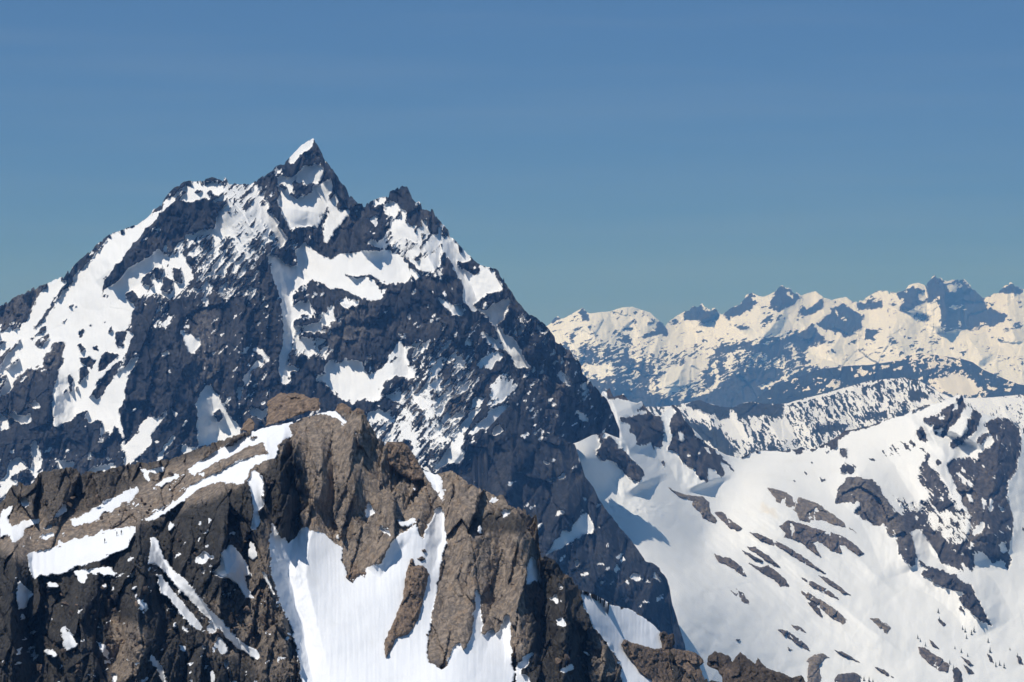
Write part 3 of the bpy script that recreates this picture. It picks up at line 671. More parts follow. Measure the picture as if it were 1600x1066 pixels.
tnG = Canvas(.4); tnG.poly(.85, 8, P('d8', '420,650 580,580 800,800 930,1064 700,900 540,800')); tnG.poly(.75, 8, P('d8', '1150,560 1300,700 1350,1064 1250,1000'))
mG = mountain_mat('glacier_snow_and_rock', (.034,.034,.040), (.13,.115,.10), 1.15, snow=(.80, .81, .82))
def icefall(x, y, D):                          # broken ice where the glacier steepens, and faint hollows below
    w = np.exp(-((x-985)/50)**2-((y-797)/15)**2); w2 = np.exp(-((x-1150)/190)**2-((y-900)/120)**2)
    return D-w*4*facet(x/8, y/4, 991)[0]-w*2*fbm(x/5, y/3, 3, 992)-w2*7*fbm((x*.8+y*.6)/90, (y*.8-x*.6)/16, 4, 993)
tnG.poly(1.0, 9, P('d8', '-120,700 0,690 60,760 170,830 200,870 60,880 -60,860'))
glac = sheet('glacier', G_TOP, G_BOT, 840, 1640, 1.5, depG, snG, tnG, mG, 1.2, jag=(1.4, 2.0), fleck=(.04, .008), post=icefall, ext=(0, 400), foot=600., runnel=.25, seed=330, back=.8, noise=(1.15, 5., 20.), lean=-.9, snowbump=.5, backlen=60)
tag(glac, 'wide pale glacier basin sloping down below a snowy side ridge with dark cliffs', 'glacier', kind='structure')
PF = 1.5
# ============================================================ FOREGROUND RIDGE
F_TOP = [(-520,1000),(-250,880),(-60,800),(0,786),(8,779),(13,766),(20,757),(30,753),(45,757),(55,749),(60,738),(75,735),(95,732),(110,730),(130,737),(150,737),(160,734),(185,730),(205,722),(230,723),(260,718),(275,714),(300,705),(320,697),(335,691),(360,683),(376,677),(400,673),(412,668),(450,661),(480,651),(515,642),(530,641),(545,642),(558,642),(568,645),(575,658),(582,670),(590,681),(600,692),(612,708),(640,730),(652,735),(662,736),(672,738),(680,741),
 (687,740),(700,736),(710,735),(720,745),(732,755),(750,762),(762,768),(775,776),(786,772),(792,785),(800,792),(812,792),(822,797),(830,810),(838,803),(840,815),(842,850),(847,870),(862,869),(868,877),(873,883),(880,897),(886,893),(892,901),(900,910),(906,922),(912,923),(935,931),(955,945),(985,951),(1000,960),(1025,979),(1034,990),(1045,1010),(1060,1040),(1100,1060),(1260,1100),(1300,1140)]
F_BOT = [(-60,1086),(900,1086),(1100,1100),(1300,1150)]
snF = Canvas(-1.0)
S_(snF, '''
P -.62 - 10 | 70,900 200,880 330,800 430,900 460,1080 -20,1080 -20,900
P -.45 d1 4 | 400,860 800,690 1160,560 1500,440 1600,420 1500,520 900,850 480,960 200,1040 80,1020 150,960
P 1 d3 | -40,425 100,335 240,262 380,215 510,165 520,185 440,240 400,270 420,300 430,325 380,340 340,380 330,430 280,440 250,400 260,360 130,390 0,465 -40,480
P 1 d1 | 1165,535 1260,480 1380,400 1500,340 1600,280 1600,380 1560,385 1500,412 1420,450 1330,500 1250,550 1180,560
P 1 d3 | -200,640 0,530 100,490 200,445 300,430 335,440 310,470 200,510 150,560 130,620 30,625 -60,620 -200,690 -330,790 -440,850 -530,870 -480,840 -300,740
S -.8 d3 2 | -190,680 -80,640 0,620
S -.6 d3 2 | 210,310 260,290
S -.6 d3 2 | 170,340 200,330
P 1 d3 | 240,262 380,215 510,165 520,185 430,240 400,270 420,300 430,325 330,345 290,350 260,330 200,330
P 1 d3 | 520,165 600,160 720,170 740,200 770,220 775,260 720,230 680,210 670,195 560,190 550,220 540,200
P 1 d1 | 440,855 560,800 640,750 780,670 870,640 880,660 830,710 770,740 700,790 640,800 610,850 460,890
P 1 d1 | 960,640 1040,590 1125,560 1120,585 1000,640
P 1 d1 | 860,500 920,540 1030,515 1020,555 920,550 935,610 910,610 890,550
P 1 d1 | 320,850 400,740 425,800 380,830
P 1 d1 | 0,800 80,755 80,790 50,830 60,890 170,850 270,840 230,880 150,910 150,960 80,1000 60,940 0,960
P 1 d1 | 120,710 185,710 180,760 150,770
P 1 d1 | 270,910 310,870 330,880 310,900
P 1 d1 | 250,960 330,930 340,940 290,980
P .8 d1 1 | 580,950 690,905 680,920 600,955
P .8 d1 1 | 940,800 1030,765 1000,790
P .8 d1 1 | 1350,560 1480,515 1400,560
P 1 d2 | 170,260 300,230 480,170 700,110 830,85 855,95 800,230 690,270 620,310 560,320 460,350 420,385 330,390 270,400 220,410 190,390
P 1 d2 | 440,380 560,350 660,340 700,360 740,410 700,400 600,380 540,390 530,450 500,440 480,390
P .9 d2 1 | 290,440 370,450 360,475 300,465
P 1 d2 | 640,460 660,445 675,475 650,480
P 1 d2 | 1040,80 1070,65 1095,90 1060,130
P 1 d2 | 940,160 970,160 990,220 1080,370 1160,420 1250,540 1300,600 1400,700 1480,800 1600,880 1600,915 1500,850 1400,740 1300,640 1220,550 1100,450 1080,400 980,310 930,330
P 1 d2 | 970,370 1010,400 1080,520 1200,640 1250,730 1200,710 1100,600 1050,530 1000,510 1000,440
S 1 d2 6 1 5 | 965,200 975,290 1080,400 1200,530 1320,650 1460,800 1600,895
S 1 d2 6 1 5 | 1005,440 1060,510 1150,610 1240,715
P 1 d2 | 845,520 930,590 880,630
P .9 d2 | 930,460 950,490 940,510
P .7 d2 1 | 810,470 860,465 840,490
P 1 d2 | 1350,820 1370,770 1430,870 1400,890 1330,830
P 1 d2 | 1290,715 1320,698 1350,705 1350,760 1300,750
P .9 d2 | 1390,910 1430,950 1420,990
P .8 d2 | 1255,810 1290,850 1270,860
P .9 d2 | 1110,820 1165,850 1160,890 1130,860
P .9 d2 | 1110,480 1140,500 1120,520
P .8 d2 | 1065,660 1110,720 1090,740
P .8 d2 | 1130,700 1200,760 1150,740
S 1 d2 4 1 4 | 950,915 1000,980 1080,1060
P 1 d2 | 380,720 410,710 490,830 410,880 390,800
P 1 d2 | 250,800 270,850 360,870 350,915 300,900
P 1 d2 | 600,810 650,830 700,950 660,900
P .9 d2 1 | 120,430 180,490 220,510 190,520 160,600 120,610 100,540
P 1 d2 | 130,640 155,640 155,680 135,670
S .8 d2 3 | 710,1020 745,1050
P 1 d2 1 | 1220,300 1270,240 1330,280 1280,320 1230,330
P .9 d2 | 1250,350 1270,340 1275,400
P 1 d2 1 | 1380,250 1440,200 1520,290 1570,390 1530,400 1540,470 1600,540 1530,530 1480,440 1330,390 1370,330
P 1 d2 | 1560,180 1600,230 1600,290 1560,290
P 1 d2 | 1455,475 1480,480 1475,510
P .8 d2 1 | 1310,985 1340,1000 1340,1064 1310,1040
P 1 d3 | 190,530 240,580 250,700 265,760 210,790 230,860 190,930 165,900 190,800 170,680 150,600
P 1 d3 | 160,980 190,1010 210,1090 165,1090
P 1 d4 | 300,40 350,160 380,160 400,190 440,170 500,85 540,115 620,130 700,200 740,210 745,330 780,400 850,370 890,400 890,340 980,320 1040,210 1090,140 1200,80 1220,120 1240,180 1330,0 1370,0 1390,180 1350,340 1320,560 1290,700 1265,870 1280,940 1370,980 1410,950 1470,815 1510,870 1560,740 1600,700 1600,1064 510,1064 460,900 430,740 350,560 300,400 280,200
P 1 d4 | 700,140 715,130 720,180 700,185
P 1 d4 | 350,560 390,600 360,600
P .9 d4 1 | 230,370 255,370 320,520 300,510
P .9 d4 | 385,770 410,760 410,830 390,820
P 1 d4 | 1080,40 1120,60 1200,30 1200,80 1110,105
S -.8 d4 1.5 | 1110,108 1205,72
P 1 d3 | 1200,480 1270,540 1350,570 1380,700 1370,735 1310,650
P 1 d3 | 1330,780 1360,760 1370,800 1370,900 1250,960 1300,860
P 1 d6 | 0,940 60,810 100,870 150,780 170,600 165,490 195,480 220,780 290,720 300,790 370,620 390,680 400,960 420,1000 360,1064 0,1064
P 1 d6 | 510,270 545,290 580,440 540,430 490,460 500,330
P 1 d6 | 640,540 680,500 700,560 690,590
P 1 d6 | 680,460 700,440 720,460 700,490
P 1 d6 | 665,680 690,660 740,660 735,720 690,715
P 1 d6 | 480,900 540,870 500,950 450,1000 520,1040 510,1064 400,1064 430,960
P .9 d6 1 | 830,870 870,870 910,905 860,890
P 1 d6 1 | 700,990 780,950 790,980 720,1010
P .8 d6 1 | 450,580 462,570 460,640
P 1 d5 | 455,415 500,380 515,400 490,420
P .9 d5 | 380,580 405,560 410,640 390,620
P .9 d5 | 275,495 300,490 290,508
P .9 d5 1 | 530,470 600,460 580,500 540,510
P 1 d6 | 830,490 940,528 1020,583 1140,603 1300,713 1335,748 1340,840 1400,1000 1400,1064 1090,1064 1080,950 1000,830 910,720 860,620 845,580
P 1 d3 | 885,760 905,725 945,800 900,840 880,820
P .9 d3 | 970,880 1050,940 1030,960 980,910
P .9 d3 | 1000,450 1060,530 1010,490
P 1 d3 | 1165,640 1230,665 1180,670
P .9 d3 | 620,240 680,285 640,265
P .9 d3 | 670,320 700,345 680,335
P .8 d3 | 810,280 840,300 830,320
P .8 d3 | 1095,575 1125,600 1100,590
''')
F_D = [(-500,960,850),(-500,1150,760),(-60,800,850),(0,786,850),(100,732,856),(230,722,858),(330,692,862),(400,672,862),(480,650,858),(540,642,848),(600,690,846),(660,737,850),(700,737,844),(780,775,840),(838,805,836),(880,895,828),(906,922,834),(955,945,846),(1030,985,856),(1060,1040,852),(1260,1100,850),(1300,1150,840),
 (120,800,828),(230,780,836),(60,895,790),(130,880,793),(210,840,800),(300,800,812),(380,740,824),(440,690,832),(0,860,800),(0,960,770),(0,1100,745),(70,960,770),(70,1100,742),(150,930,775),(150,1100,735),(250,900,780),(250,1000,755),(260,1120,732),(330,860,790),(350,1000,762),(360,1120,738),(430,900,785),(450,1000,768),(470,1120,742),
 (490,690,838),(500,800,820),(560,760,826),(560,870,812),(500,900,798),(520,1000,770),(560,1130,732),(640,900,802),(640,1060,757),(650,800,826),(690,800,832),(680,920,806),(700,1040,764),(760,830,822),(760,980,796),(720,1130,730),(830,900,822),(820,1000,796),(900,960,812),(880,1066,786),(950,1020,826),(1000,1066,826),(1000,1130,800),(900,1150,768)]
F_R = [(9, 26, [(385,745),(395,800),(412,860),(430,920),(450,990),(462,1070)], 1.0), (8, 22, [(445,665),(437,700),(438,760),(445,800),(450,815)], 1.0), (-7, 26, [(450,700),(462,740),(466,800),(455,860),(450,900),(470,980),(490,1060)], 1.0),
 (12, 30, [(340,790),(345,850),(360,920)], 1.0), (13, 34, [(215,840),(225,900),(215,960),(235,1066)], 1.0), (12, 30, [(125,920),(120,990),(130,1066)], 1.0), (15, 28, [(20,830),(25,900),(15,980),(20,1066)], 1.0), (-11, 24, [(45,910),(40,960),(60,1066)], 1.0), (-10, 24, [(175,930),(190,1000),(170,1066)], 1.0), (-8, 22, [(240,850),(280,920),(340,990),(400,1050)], 1.0),
 (5, 22, [(620,830),(600,860),(575,890)], 1.0), (4, 22, [(655,740),(660,790),(658,835)], 1.0), (-3, 20, [(675,745),(690,790),(690,840),(675,900)], 1.0), (7, 40, [(715,745),(740,830),(740,920),(715,1030)], 1.0), (8, 26, [(800,800),(815,880),(810,960),(815,1040)], 1.0), (9, 22, [(885,900),(880,960),(890,1066)], 1.0), (-6, 18, [(850,890),(850,960),(845,1040)], 1.0), (6, 20, [(932,1000),(960,1066)], 1.0),
 (5, 16, [(555,660),(545,720),(560,800)], 1.0), (4, 18, [(500,660),(505,740),(495,800)], 1.0), (5, 22, [(120,735),(140,770),(160,790)], 1.1), (5, 20, [(60,740),(70,790)], 1.1)]
depF = Depth(F_D, F_R)
rgF = Canvas(1.45)
for v, f, q in ((.35, 10, [(0,800),(200,745),(480,650),(455,690),(220,820),(130,880),(30,890)]), (1.7, 7, [(-60,730),(230,712),(400,668),(380,684),(260,728),(200,752),(150,800),(100,812),(0,830)]), (.62, 8, [(455,650),(560,640),(650,720),(720,730),(830,800),(845,870),(820,900),(825,1020),(690,1040),(600,1010),(540,895),(470,835),(480,760)]), (1.2, 5, [(560,650),(660,735),(660,800),(620,800)])):
    rgF.poly(v, f, q)
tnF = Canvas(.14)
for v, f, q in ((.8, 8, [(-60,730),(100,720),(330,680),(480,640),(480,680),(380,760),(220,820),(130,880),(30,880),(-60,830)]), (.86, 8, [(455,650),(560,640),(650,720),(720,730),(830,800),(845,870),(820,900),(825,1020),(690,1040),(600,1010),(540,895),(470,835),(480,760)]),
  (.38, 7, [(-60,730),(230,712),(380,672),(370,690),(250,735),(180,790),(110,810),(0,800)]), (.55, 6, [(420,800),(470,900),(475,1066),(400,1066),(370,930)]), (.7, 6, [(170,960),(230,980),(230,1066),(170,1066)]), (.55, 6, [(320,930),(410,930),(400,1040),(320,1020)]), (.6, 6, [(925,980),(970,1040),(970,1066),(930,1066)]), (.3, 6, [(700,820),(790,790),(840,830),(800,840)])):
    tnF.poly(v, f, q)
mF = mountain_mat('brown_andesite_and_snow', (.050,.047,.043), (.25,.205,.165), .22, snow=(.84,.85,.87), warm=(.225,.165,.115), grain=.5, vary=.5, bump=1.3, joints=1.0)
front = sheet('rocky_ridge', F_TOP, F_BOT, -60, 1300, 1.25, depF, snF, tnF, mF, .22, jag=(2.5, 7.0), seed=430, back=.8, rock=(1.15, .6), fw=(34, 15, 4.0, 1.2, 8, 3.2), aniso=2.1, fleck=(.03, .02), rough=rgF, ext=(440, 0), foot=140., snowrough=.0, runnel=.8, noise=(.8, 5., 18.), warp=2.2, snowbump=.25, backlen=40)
tag(front, 'near brown rocky ridge with a snow ramp, cliffs and a steep white snowfield in front', 'rocky ridge', kind='structure')

# ============================================================ FAR RANGES
M_TOP = [(960,650),(1000,638),(1012,635),(1035,636),(1055,633),(1072,630),(1092,625),(1110,631),(1125,635),(1145,637),(1157,631),(1172,627),(1195,631),(1222,631),(1232,630),(1240,627),(1260,622),(1287,615),(1320,606),(1340,600),(1360,595),(1387,592),(1412,590),(1430,592),(1450,602),(1470,614),(1490,622),(1512,622),(1550,621),(1600,616),(1660,612)]
M_BOT = [(960,740),(1150,740),(1300,710),(1660,690)]
snM = Canvas(.05)
S_(snM, '''
P -1 c7 2 | 850,850 930,815 1000,845 1060,860 1140,880 1130,930 1080,940 1000,900 900,870
P -1 c7 2 | 1150,880 1190,845 1340,845 1480,850 1440,910 1350,920 1230,920 1160,940
P .9 c7 2 | 850,890 970,890 970,930 860,930
P .8 c7 3 | 1130,870 1150,900 1190,1000 1260,1060 1120,1060 1100,960
S .9 c8 1.5 | 130,840 240,812 350,790 440,765 560,745 700,700
P -1 c8 2 | 570,750 700,710 730,690 700,730 590,755
P -1 c8 3 | 870,760 960,750 1000,790 960,830 890,820
P .9 c8 2 | 920,830 1000,800 1060,830 960,860
P -.9 c8 3 | 260,1010 400,980 520,970 500,1000 330,1030
P -.8 c8 3 | 600,920 760,895 740,920 620,940
P .9 c8 6 | 30,960 100,960 200,1064 60,1064
P .7 c8 6 | 900,690 960,730 1040,800 960,760
P .8 c8 4 | 1220,800 1600,800 1600,850 1250,830
P .35 c8 6 | 1250,830 1600,850 1600,1000 1300,960
P -.7 d7 4 | 700,60 900,150 1010,270 920,270 800,180 700,130
''')
M_D = [(960,650,8800),(1100,628,9200),(1240,627,9400),(1420,590,9800),(1512,622,9000),(1660,612,9000),(960,800,7300),(1200,800,7400),(1420,800,7500),(1660,800,7200),(1300,700,8700),(1100,720,8400)]
M_R = [(120+20*(i % 3), 30, [(x, y), (x+26+6*(i % 2), y+45), (x+60, y+120)], 1.0) for i, (x, y) in enumerate([(1000,645),(1050,640),(1095,630),(1145,640),(1190,640),(1240,630),(1285,618),(1330,605),(1370,597),(1410,595),(1440,600),(1512,625),(1560,625),(1600,620)])]
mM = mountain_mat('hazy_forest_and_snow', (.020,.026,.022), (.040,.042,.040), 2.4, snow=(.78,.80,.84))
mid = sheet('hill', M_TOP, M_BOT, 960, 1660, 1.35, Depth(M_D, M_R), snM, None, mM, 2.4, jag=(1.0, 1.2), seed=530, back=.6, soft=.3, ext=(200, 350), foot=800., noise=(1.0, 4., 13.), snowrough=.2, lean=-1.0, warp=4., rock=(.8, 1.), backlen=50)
tag(mid, 'hazy mid distance ridge of mottled snow and forest below the far range', 'ridge', kind='structure')

H_TOP = [(1120,650),(1180,625),(1200,606),(1240,592),(1270,579),(1285,576),(1320,572),(1360,570),(1395,565),(1415,556),(1440,552),(1470,556),(1500,560),(1520,566),(1535,577),(1560,588),(1590,600),(1660,612)]
snH = Canvas(-.72)
S_(snH, '''
S .8 c8 2 1 1 | 0,740 100,690 200,640 330,590
S .9 c8 2.5 2 1 | 780,578 870,545 960,530 1080,540 1200,562
P .1 c8 4 | 870,550 1000,535 1150,560 1120,660 1000,620 880,600
P .15 c8 4 | 320,590 420,590 420,620 340,610
P .8 c8 2 | 355,730 450,705 440,730 370,755
P .8 c8 2 | 570,625 600,630 590,660 570,650
P .6 c8 4 | 1010,690 1120,660 1220,650 1380,780 1300,800 1100,790 1020,740
S .5 c8 2 | 1100,560 1200,600
P .3 c8 3 | 1340,620 1400,600 1440,640 1380,640
S .7 c8 2 | 1380,740 1420,760
S .7 c8 2 | 1480,750 1510,755
''')
H_D = [(1120,650,14000),(1280,577,14600),(1440,552,15000),(1660,612,14000),(1120,720,12500),(1400,720,12500),(1660,720,12300)]
H_R = [(200, 34, [(1285,578),(1300,620),(1290,660)], 1.0), (240, 40, [(1440,555),(1470,600),(1500,650)], 1.0), (200, 30, [(1380,570),(1370,620)], 1.0), (160, 30, [(1220,600),(1200,640)], 1.0)]
mH = mountain_mat('far_forest_and_snow', (.018,.024,.022), (.030,.034,.032), 3.8, snow=(.80,.78,.75))
foot = sheet('foothill', H_TOP, [(1120,660),(1300,650),(1660,640)], 1120, 1660, 1.4, Depth(H_D, H_R), snH, None, mH, 3.8, jag=(.6, .6), seed=630, back=.5, noise=(1.2, 4., 9.), soft=.22, ext=(200, 350), foot=1500., fleck=(.16, .05), lean=.5, warp=3., rock=(.6, 1.), backlen=50)
tag(foot, 'dark forested foothill, deep blue with haze, in front of the far snowy range', 'foothill', kind='structure')

R_TOP = [(780,530),(845,515),(860,506),(866,497),(871,493),(876,498),(882,497),(893,491),(905,484),(911,481),(916,487),(922,490),(936,488),(952,487),(967,482),(975,480),(987,479),(1002,484),(1017,489),(1025,497),(1032,503),(1040,508),(1047,501),(1055,495),(1070,486),(1078,481),(1085,479),(1092,478),(1097,474),(1102,480),(1107,482),(1117,481),(1122,487),(1127,492),(1133,487),(1140,482),(1150,478),(1157,475),(1161,469),(1165,462),(1170,459),(1175,457),(1182,461),(1192,464),(1201,461),(1210,456),(1217,449),(1221,446),(1225,447),(1237,452),(1252,462),
 (1260,459),(1265,457),(1270,456),(1275,455),(1287,465),(1300,469),(1307,467),(1315,465),(1322,464),(1328,469),(1335,472),(1350,467),(1362,460),(1372,454),(1385,454),(1393,456),(1400,458),(1408,454),(1415,452),(1420,445),(1428,443),(1435,442),(1447,446),(1450,441),(1454,437),(1457,432),(1461,430),(1466,434),(1472,435),(1480,440),(1488,437),(1494,438),(1500,434),(1505,435),(1510,439),(1517,446),(1527,457),(1537,466),(1550,461),(1567,449),(1572,444),(1580,441),(1586,446),(1592,449),(1600,452),(1640,470),(1680,490)]
R_BOT = [(780,650),(1250,650),(1680,640)]
snR = Canvas(.62)
S_(snR, '''
P -.1 c7 8 | 0,480 500,480 640,560 1040,480 1600,400 1700,1064 0,1064
P -.5 c7 8 | 150,520 450,500 500,600 650,560 720,640 650,720 400,760 200,680
P -1 c7 8 | 250,700 500,760 700,800 850,800 1000,760 1150,660 1300,600 1450,680 1700,620 1700,1064 150,1064 200,780
P .8 c7 4 | 200,600 330,590 400,610 390,660 250,680
P .7 c7 4 | 660,690 760,640 900,540 1000,560 900,680 770,790 700,810
S .9 c7 2 1 1 | 815,830 850,740
S .9 c7 3 1 1 | 900,800 1010,750 1100,670
S .9 c7 3 1 1 | 1310,745 1400,710 1540,640
P -.9 c7 1 | 175,270 205,250 230,270 250,320 210,325
P -.9 c7 1 | 0,320 30,290 50,310 20,330
P -.8 c7 2 | 105,410 150,410 155,440 130,465
S -.6 c7 3 2 | 250,360 280,430
S -.6 c7 2 1 | 140,390 180,370
P -.7 c7 1 | 425,375 490,370 520,380 470,392
P -.7 c7 1 | 500,320 540,325 540,345
P -.7 c7 1 | 590,350 660,318 640,345 600,355
P -.6 c7 1 | 550,285 600,275 580,300
P -.95 c7 1 | 680,320 700,325 740,380 740,415 690,420 640,415 600,430 560,440 600,400 660,390
S -.5 c7 3 2 | 420,400 500,450
P -.5 c7 4 | 540,470 640,440 560,500
P -.95 c7 1 | 840,280 900,235 940,225 990,265 1040,250 1060,300 1060,315 960,340 900,310 830,325
P .9 c7 | 940,220 965,240 990,260 960,260
P -.7 c7 2 | 740,340 780,315 805,330 790,355
P -.95 c7 1 | 1075,285 1120,250 1190,225 1215,180 1260,150 1280,175 1250,190 1300,215 1250,240 1190,290 1110,315
P -.95 c7 1 | 1415,140 1445,105 1500,135 1570,180 1520,220 1430,270 1380,240 1410,210
P .8 c7 | 1490,140 1530,160 1520,190 1480,170
P -.9 c7 2 | 1310,340 1400,280 1390,320 1340,350
P -.8 c7 3 | 1560,250 1600,240 1600,280 1565,290
S -.8 c7 4 2 | 1030,510 1200,480 1300,500 1390,490
S -.6 c7 3 2 | 1290,470 1450,420
S -.5 c7 2 1 | 1120,350 1230,370
P -.95 c8 1 | 20,200 70,120 100,105 150,140 210,180 130,230 70,270 10,250
P .7 c8 | 110,130 160,160 170,190 120,170
P -.9 c8 1 | 210,280 260,240 340,180 350,240 270,290 220,290
P .7 c8 | 270,160 320,170 270,230
P -.9 c8 1 | 400,250 470,215 520,250 620,300 580,330 590,360 500,435 430,400 370,380 300,350 380,290
S .8 c8 1.5 | 420,260 490,340
S .8 c8 1.5 | 490,200 590,290
P -.85 c8 2 | 200,390 280,350 330,400 360,460 260,480 230,520 150,480
S -.8 c8 5 2 | 0,490 100,470 180,430
P -.85 c8 3 | 0,490 160,500 120,540 0,560
P -.7 c8 2 | 540,220 620,190 700,200 740,240 640,260 560,250
P -.6 c8 2 | 750,210 800,210 790,235
S -.8 c8 1.5 | 760,150 790,145
P -.95 c8 1 | 805,150 860,135 870,165 830,190
P -.95 c8 1 | 1010,80 1045,40 1090,65 1105,90 1200,60 1250,90 1310,150 1350,190 1370,250 1440,265 1490,300 1450,350 1350,370 1280,385 1180,380 1100,400 1080,370 1080,290 1075,220 1000,180 990,110
P -.9 c8 1 | 870,120 900,110 980,140 940,170 920,240 890,265 820,250 850,190
P .7 c8 | 885,105 940,92 980,110 930,120
P .9 c8 | 1110,100 1150,95 1200,90 1180,150 1140,150
P .8 c8 | 1215,85 1240,75 1260,100 1225,100
P .6 c8 2 | 1110,220 1160,240 1240,225 1230,250 1160,255
S -.6 c8 3 | 940,210 1060,180
P -.8 c8 1 | 940,310 980,285 1000,310 970,320
P -.9 c8 1 | 610,375 680,385 720,375 650,440 610,445
P -.95 c8 1 | 1370,170 1440,130 1520,85 1570,115 1600,140 1600,160 1500,155 1460,145
P -.7 c8 3 | 1450,390 1560,340 1600,350 1500,410 1450,430
P .4 c8 12 | 560,460 900,420 1300,410 1600,420 1600,640 1450,560 1300,500 1000,500 600,550
P .9 c8 8 | 1120,390 1290,390 1330,430 1200,460 1120,440
P .9 c8 8 | 1320,370 1600,400 1600,500 1400,500
''')
R_D = [(780,530,19500),(870,495,19500),(987,479,20000),(1040,508,20500),(1220,447,21500),(1335,472,22000),(1461,430,22000),(1537,466,22500),(1580,441,22500),(1680,490,22500),(780,720,15500),(1000,720,15500),(1300,720,15500),(1680,720,15500),(1000,560,18300),(1200,540,19000),(1400,540,19500),(1600,540,20000)]
R_R = [(500, 36, [(911,483),(930,530),(960,580),(960,640)], 1.0), (500, 40, [(1000,482),(1030,520),(1020,560),(1040,620)], 1.0), (420, 30, [(1097,476),(1110,500)], 1.0), (600, 40, [(1175,458),(1190,490),(1160,520)], 1.0), (600, 44, [(1225,447),(1225,490),(1180,540),(1130,590)], 1.0),
 (500, 36, [(1275,456),(1290,490),(1250,530)], 1.0), (560, 40, [(1322,465),(1330,500),(1310,530),(1290,560)], 1.0), (500, 40, [(1385,455),(1400,500),(1380,550)], 1.0), (850, 30, [(1475,440),(1478,490),(1480,520)], 1.0), (600, 40, [(1435,443),(1420,490)], 1.0), (500, 40, [(1580,442),(1570,480),(1590,540)], 1.0), (500, 40, [(1080,540),(1060,590),(1030,640)], 1.0), (400, 36, [(1510,520),(1540,570)], 1.0)]
tnR = Canvas(.4)
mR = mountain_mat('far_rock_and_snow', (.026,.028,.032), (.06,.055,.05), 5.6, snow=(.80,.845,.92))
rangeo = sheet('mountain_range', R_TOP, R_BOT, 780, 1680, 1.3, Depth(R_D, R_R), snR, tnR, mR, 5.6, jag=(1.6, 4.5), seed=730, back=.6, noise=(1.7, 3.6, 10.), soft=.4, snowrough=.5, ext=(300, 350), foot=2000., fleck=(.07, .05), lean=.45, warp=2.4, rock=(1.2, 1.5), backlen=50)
tag(rangeo, 'far snowy mountain range on the horizon, blue in its shaded rock', 'mountain range', kind='structure')

# valley floor under everything
n, q = 40, []
xs = np.linspace(-25000, 25000, n); ys = np.linspace(-5000, 28000, n); GX, GY = np.meshgrid(xs, ys)
GZ = -1500+250*fbm(GX/9000, GY/9000, 4, 900)
mV = mountain_mat('valley_forest', (.02,.027,.02), (.04,.043,.035), 6.0)
val = mesh_obj('terrain', np.stack([GX, GY, GZ], -1).reshape(-1, 3), grid_faces(n, n)[:, ::-1], mV, dict(snow=(GX*0-.3), tone=GX*0+.4))
tag(val, 'deep forested valley floor far below the peaks', 'valley', kind='structure')

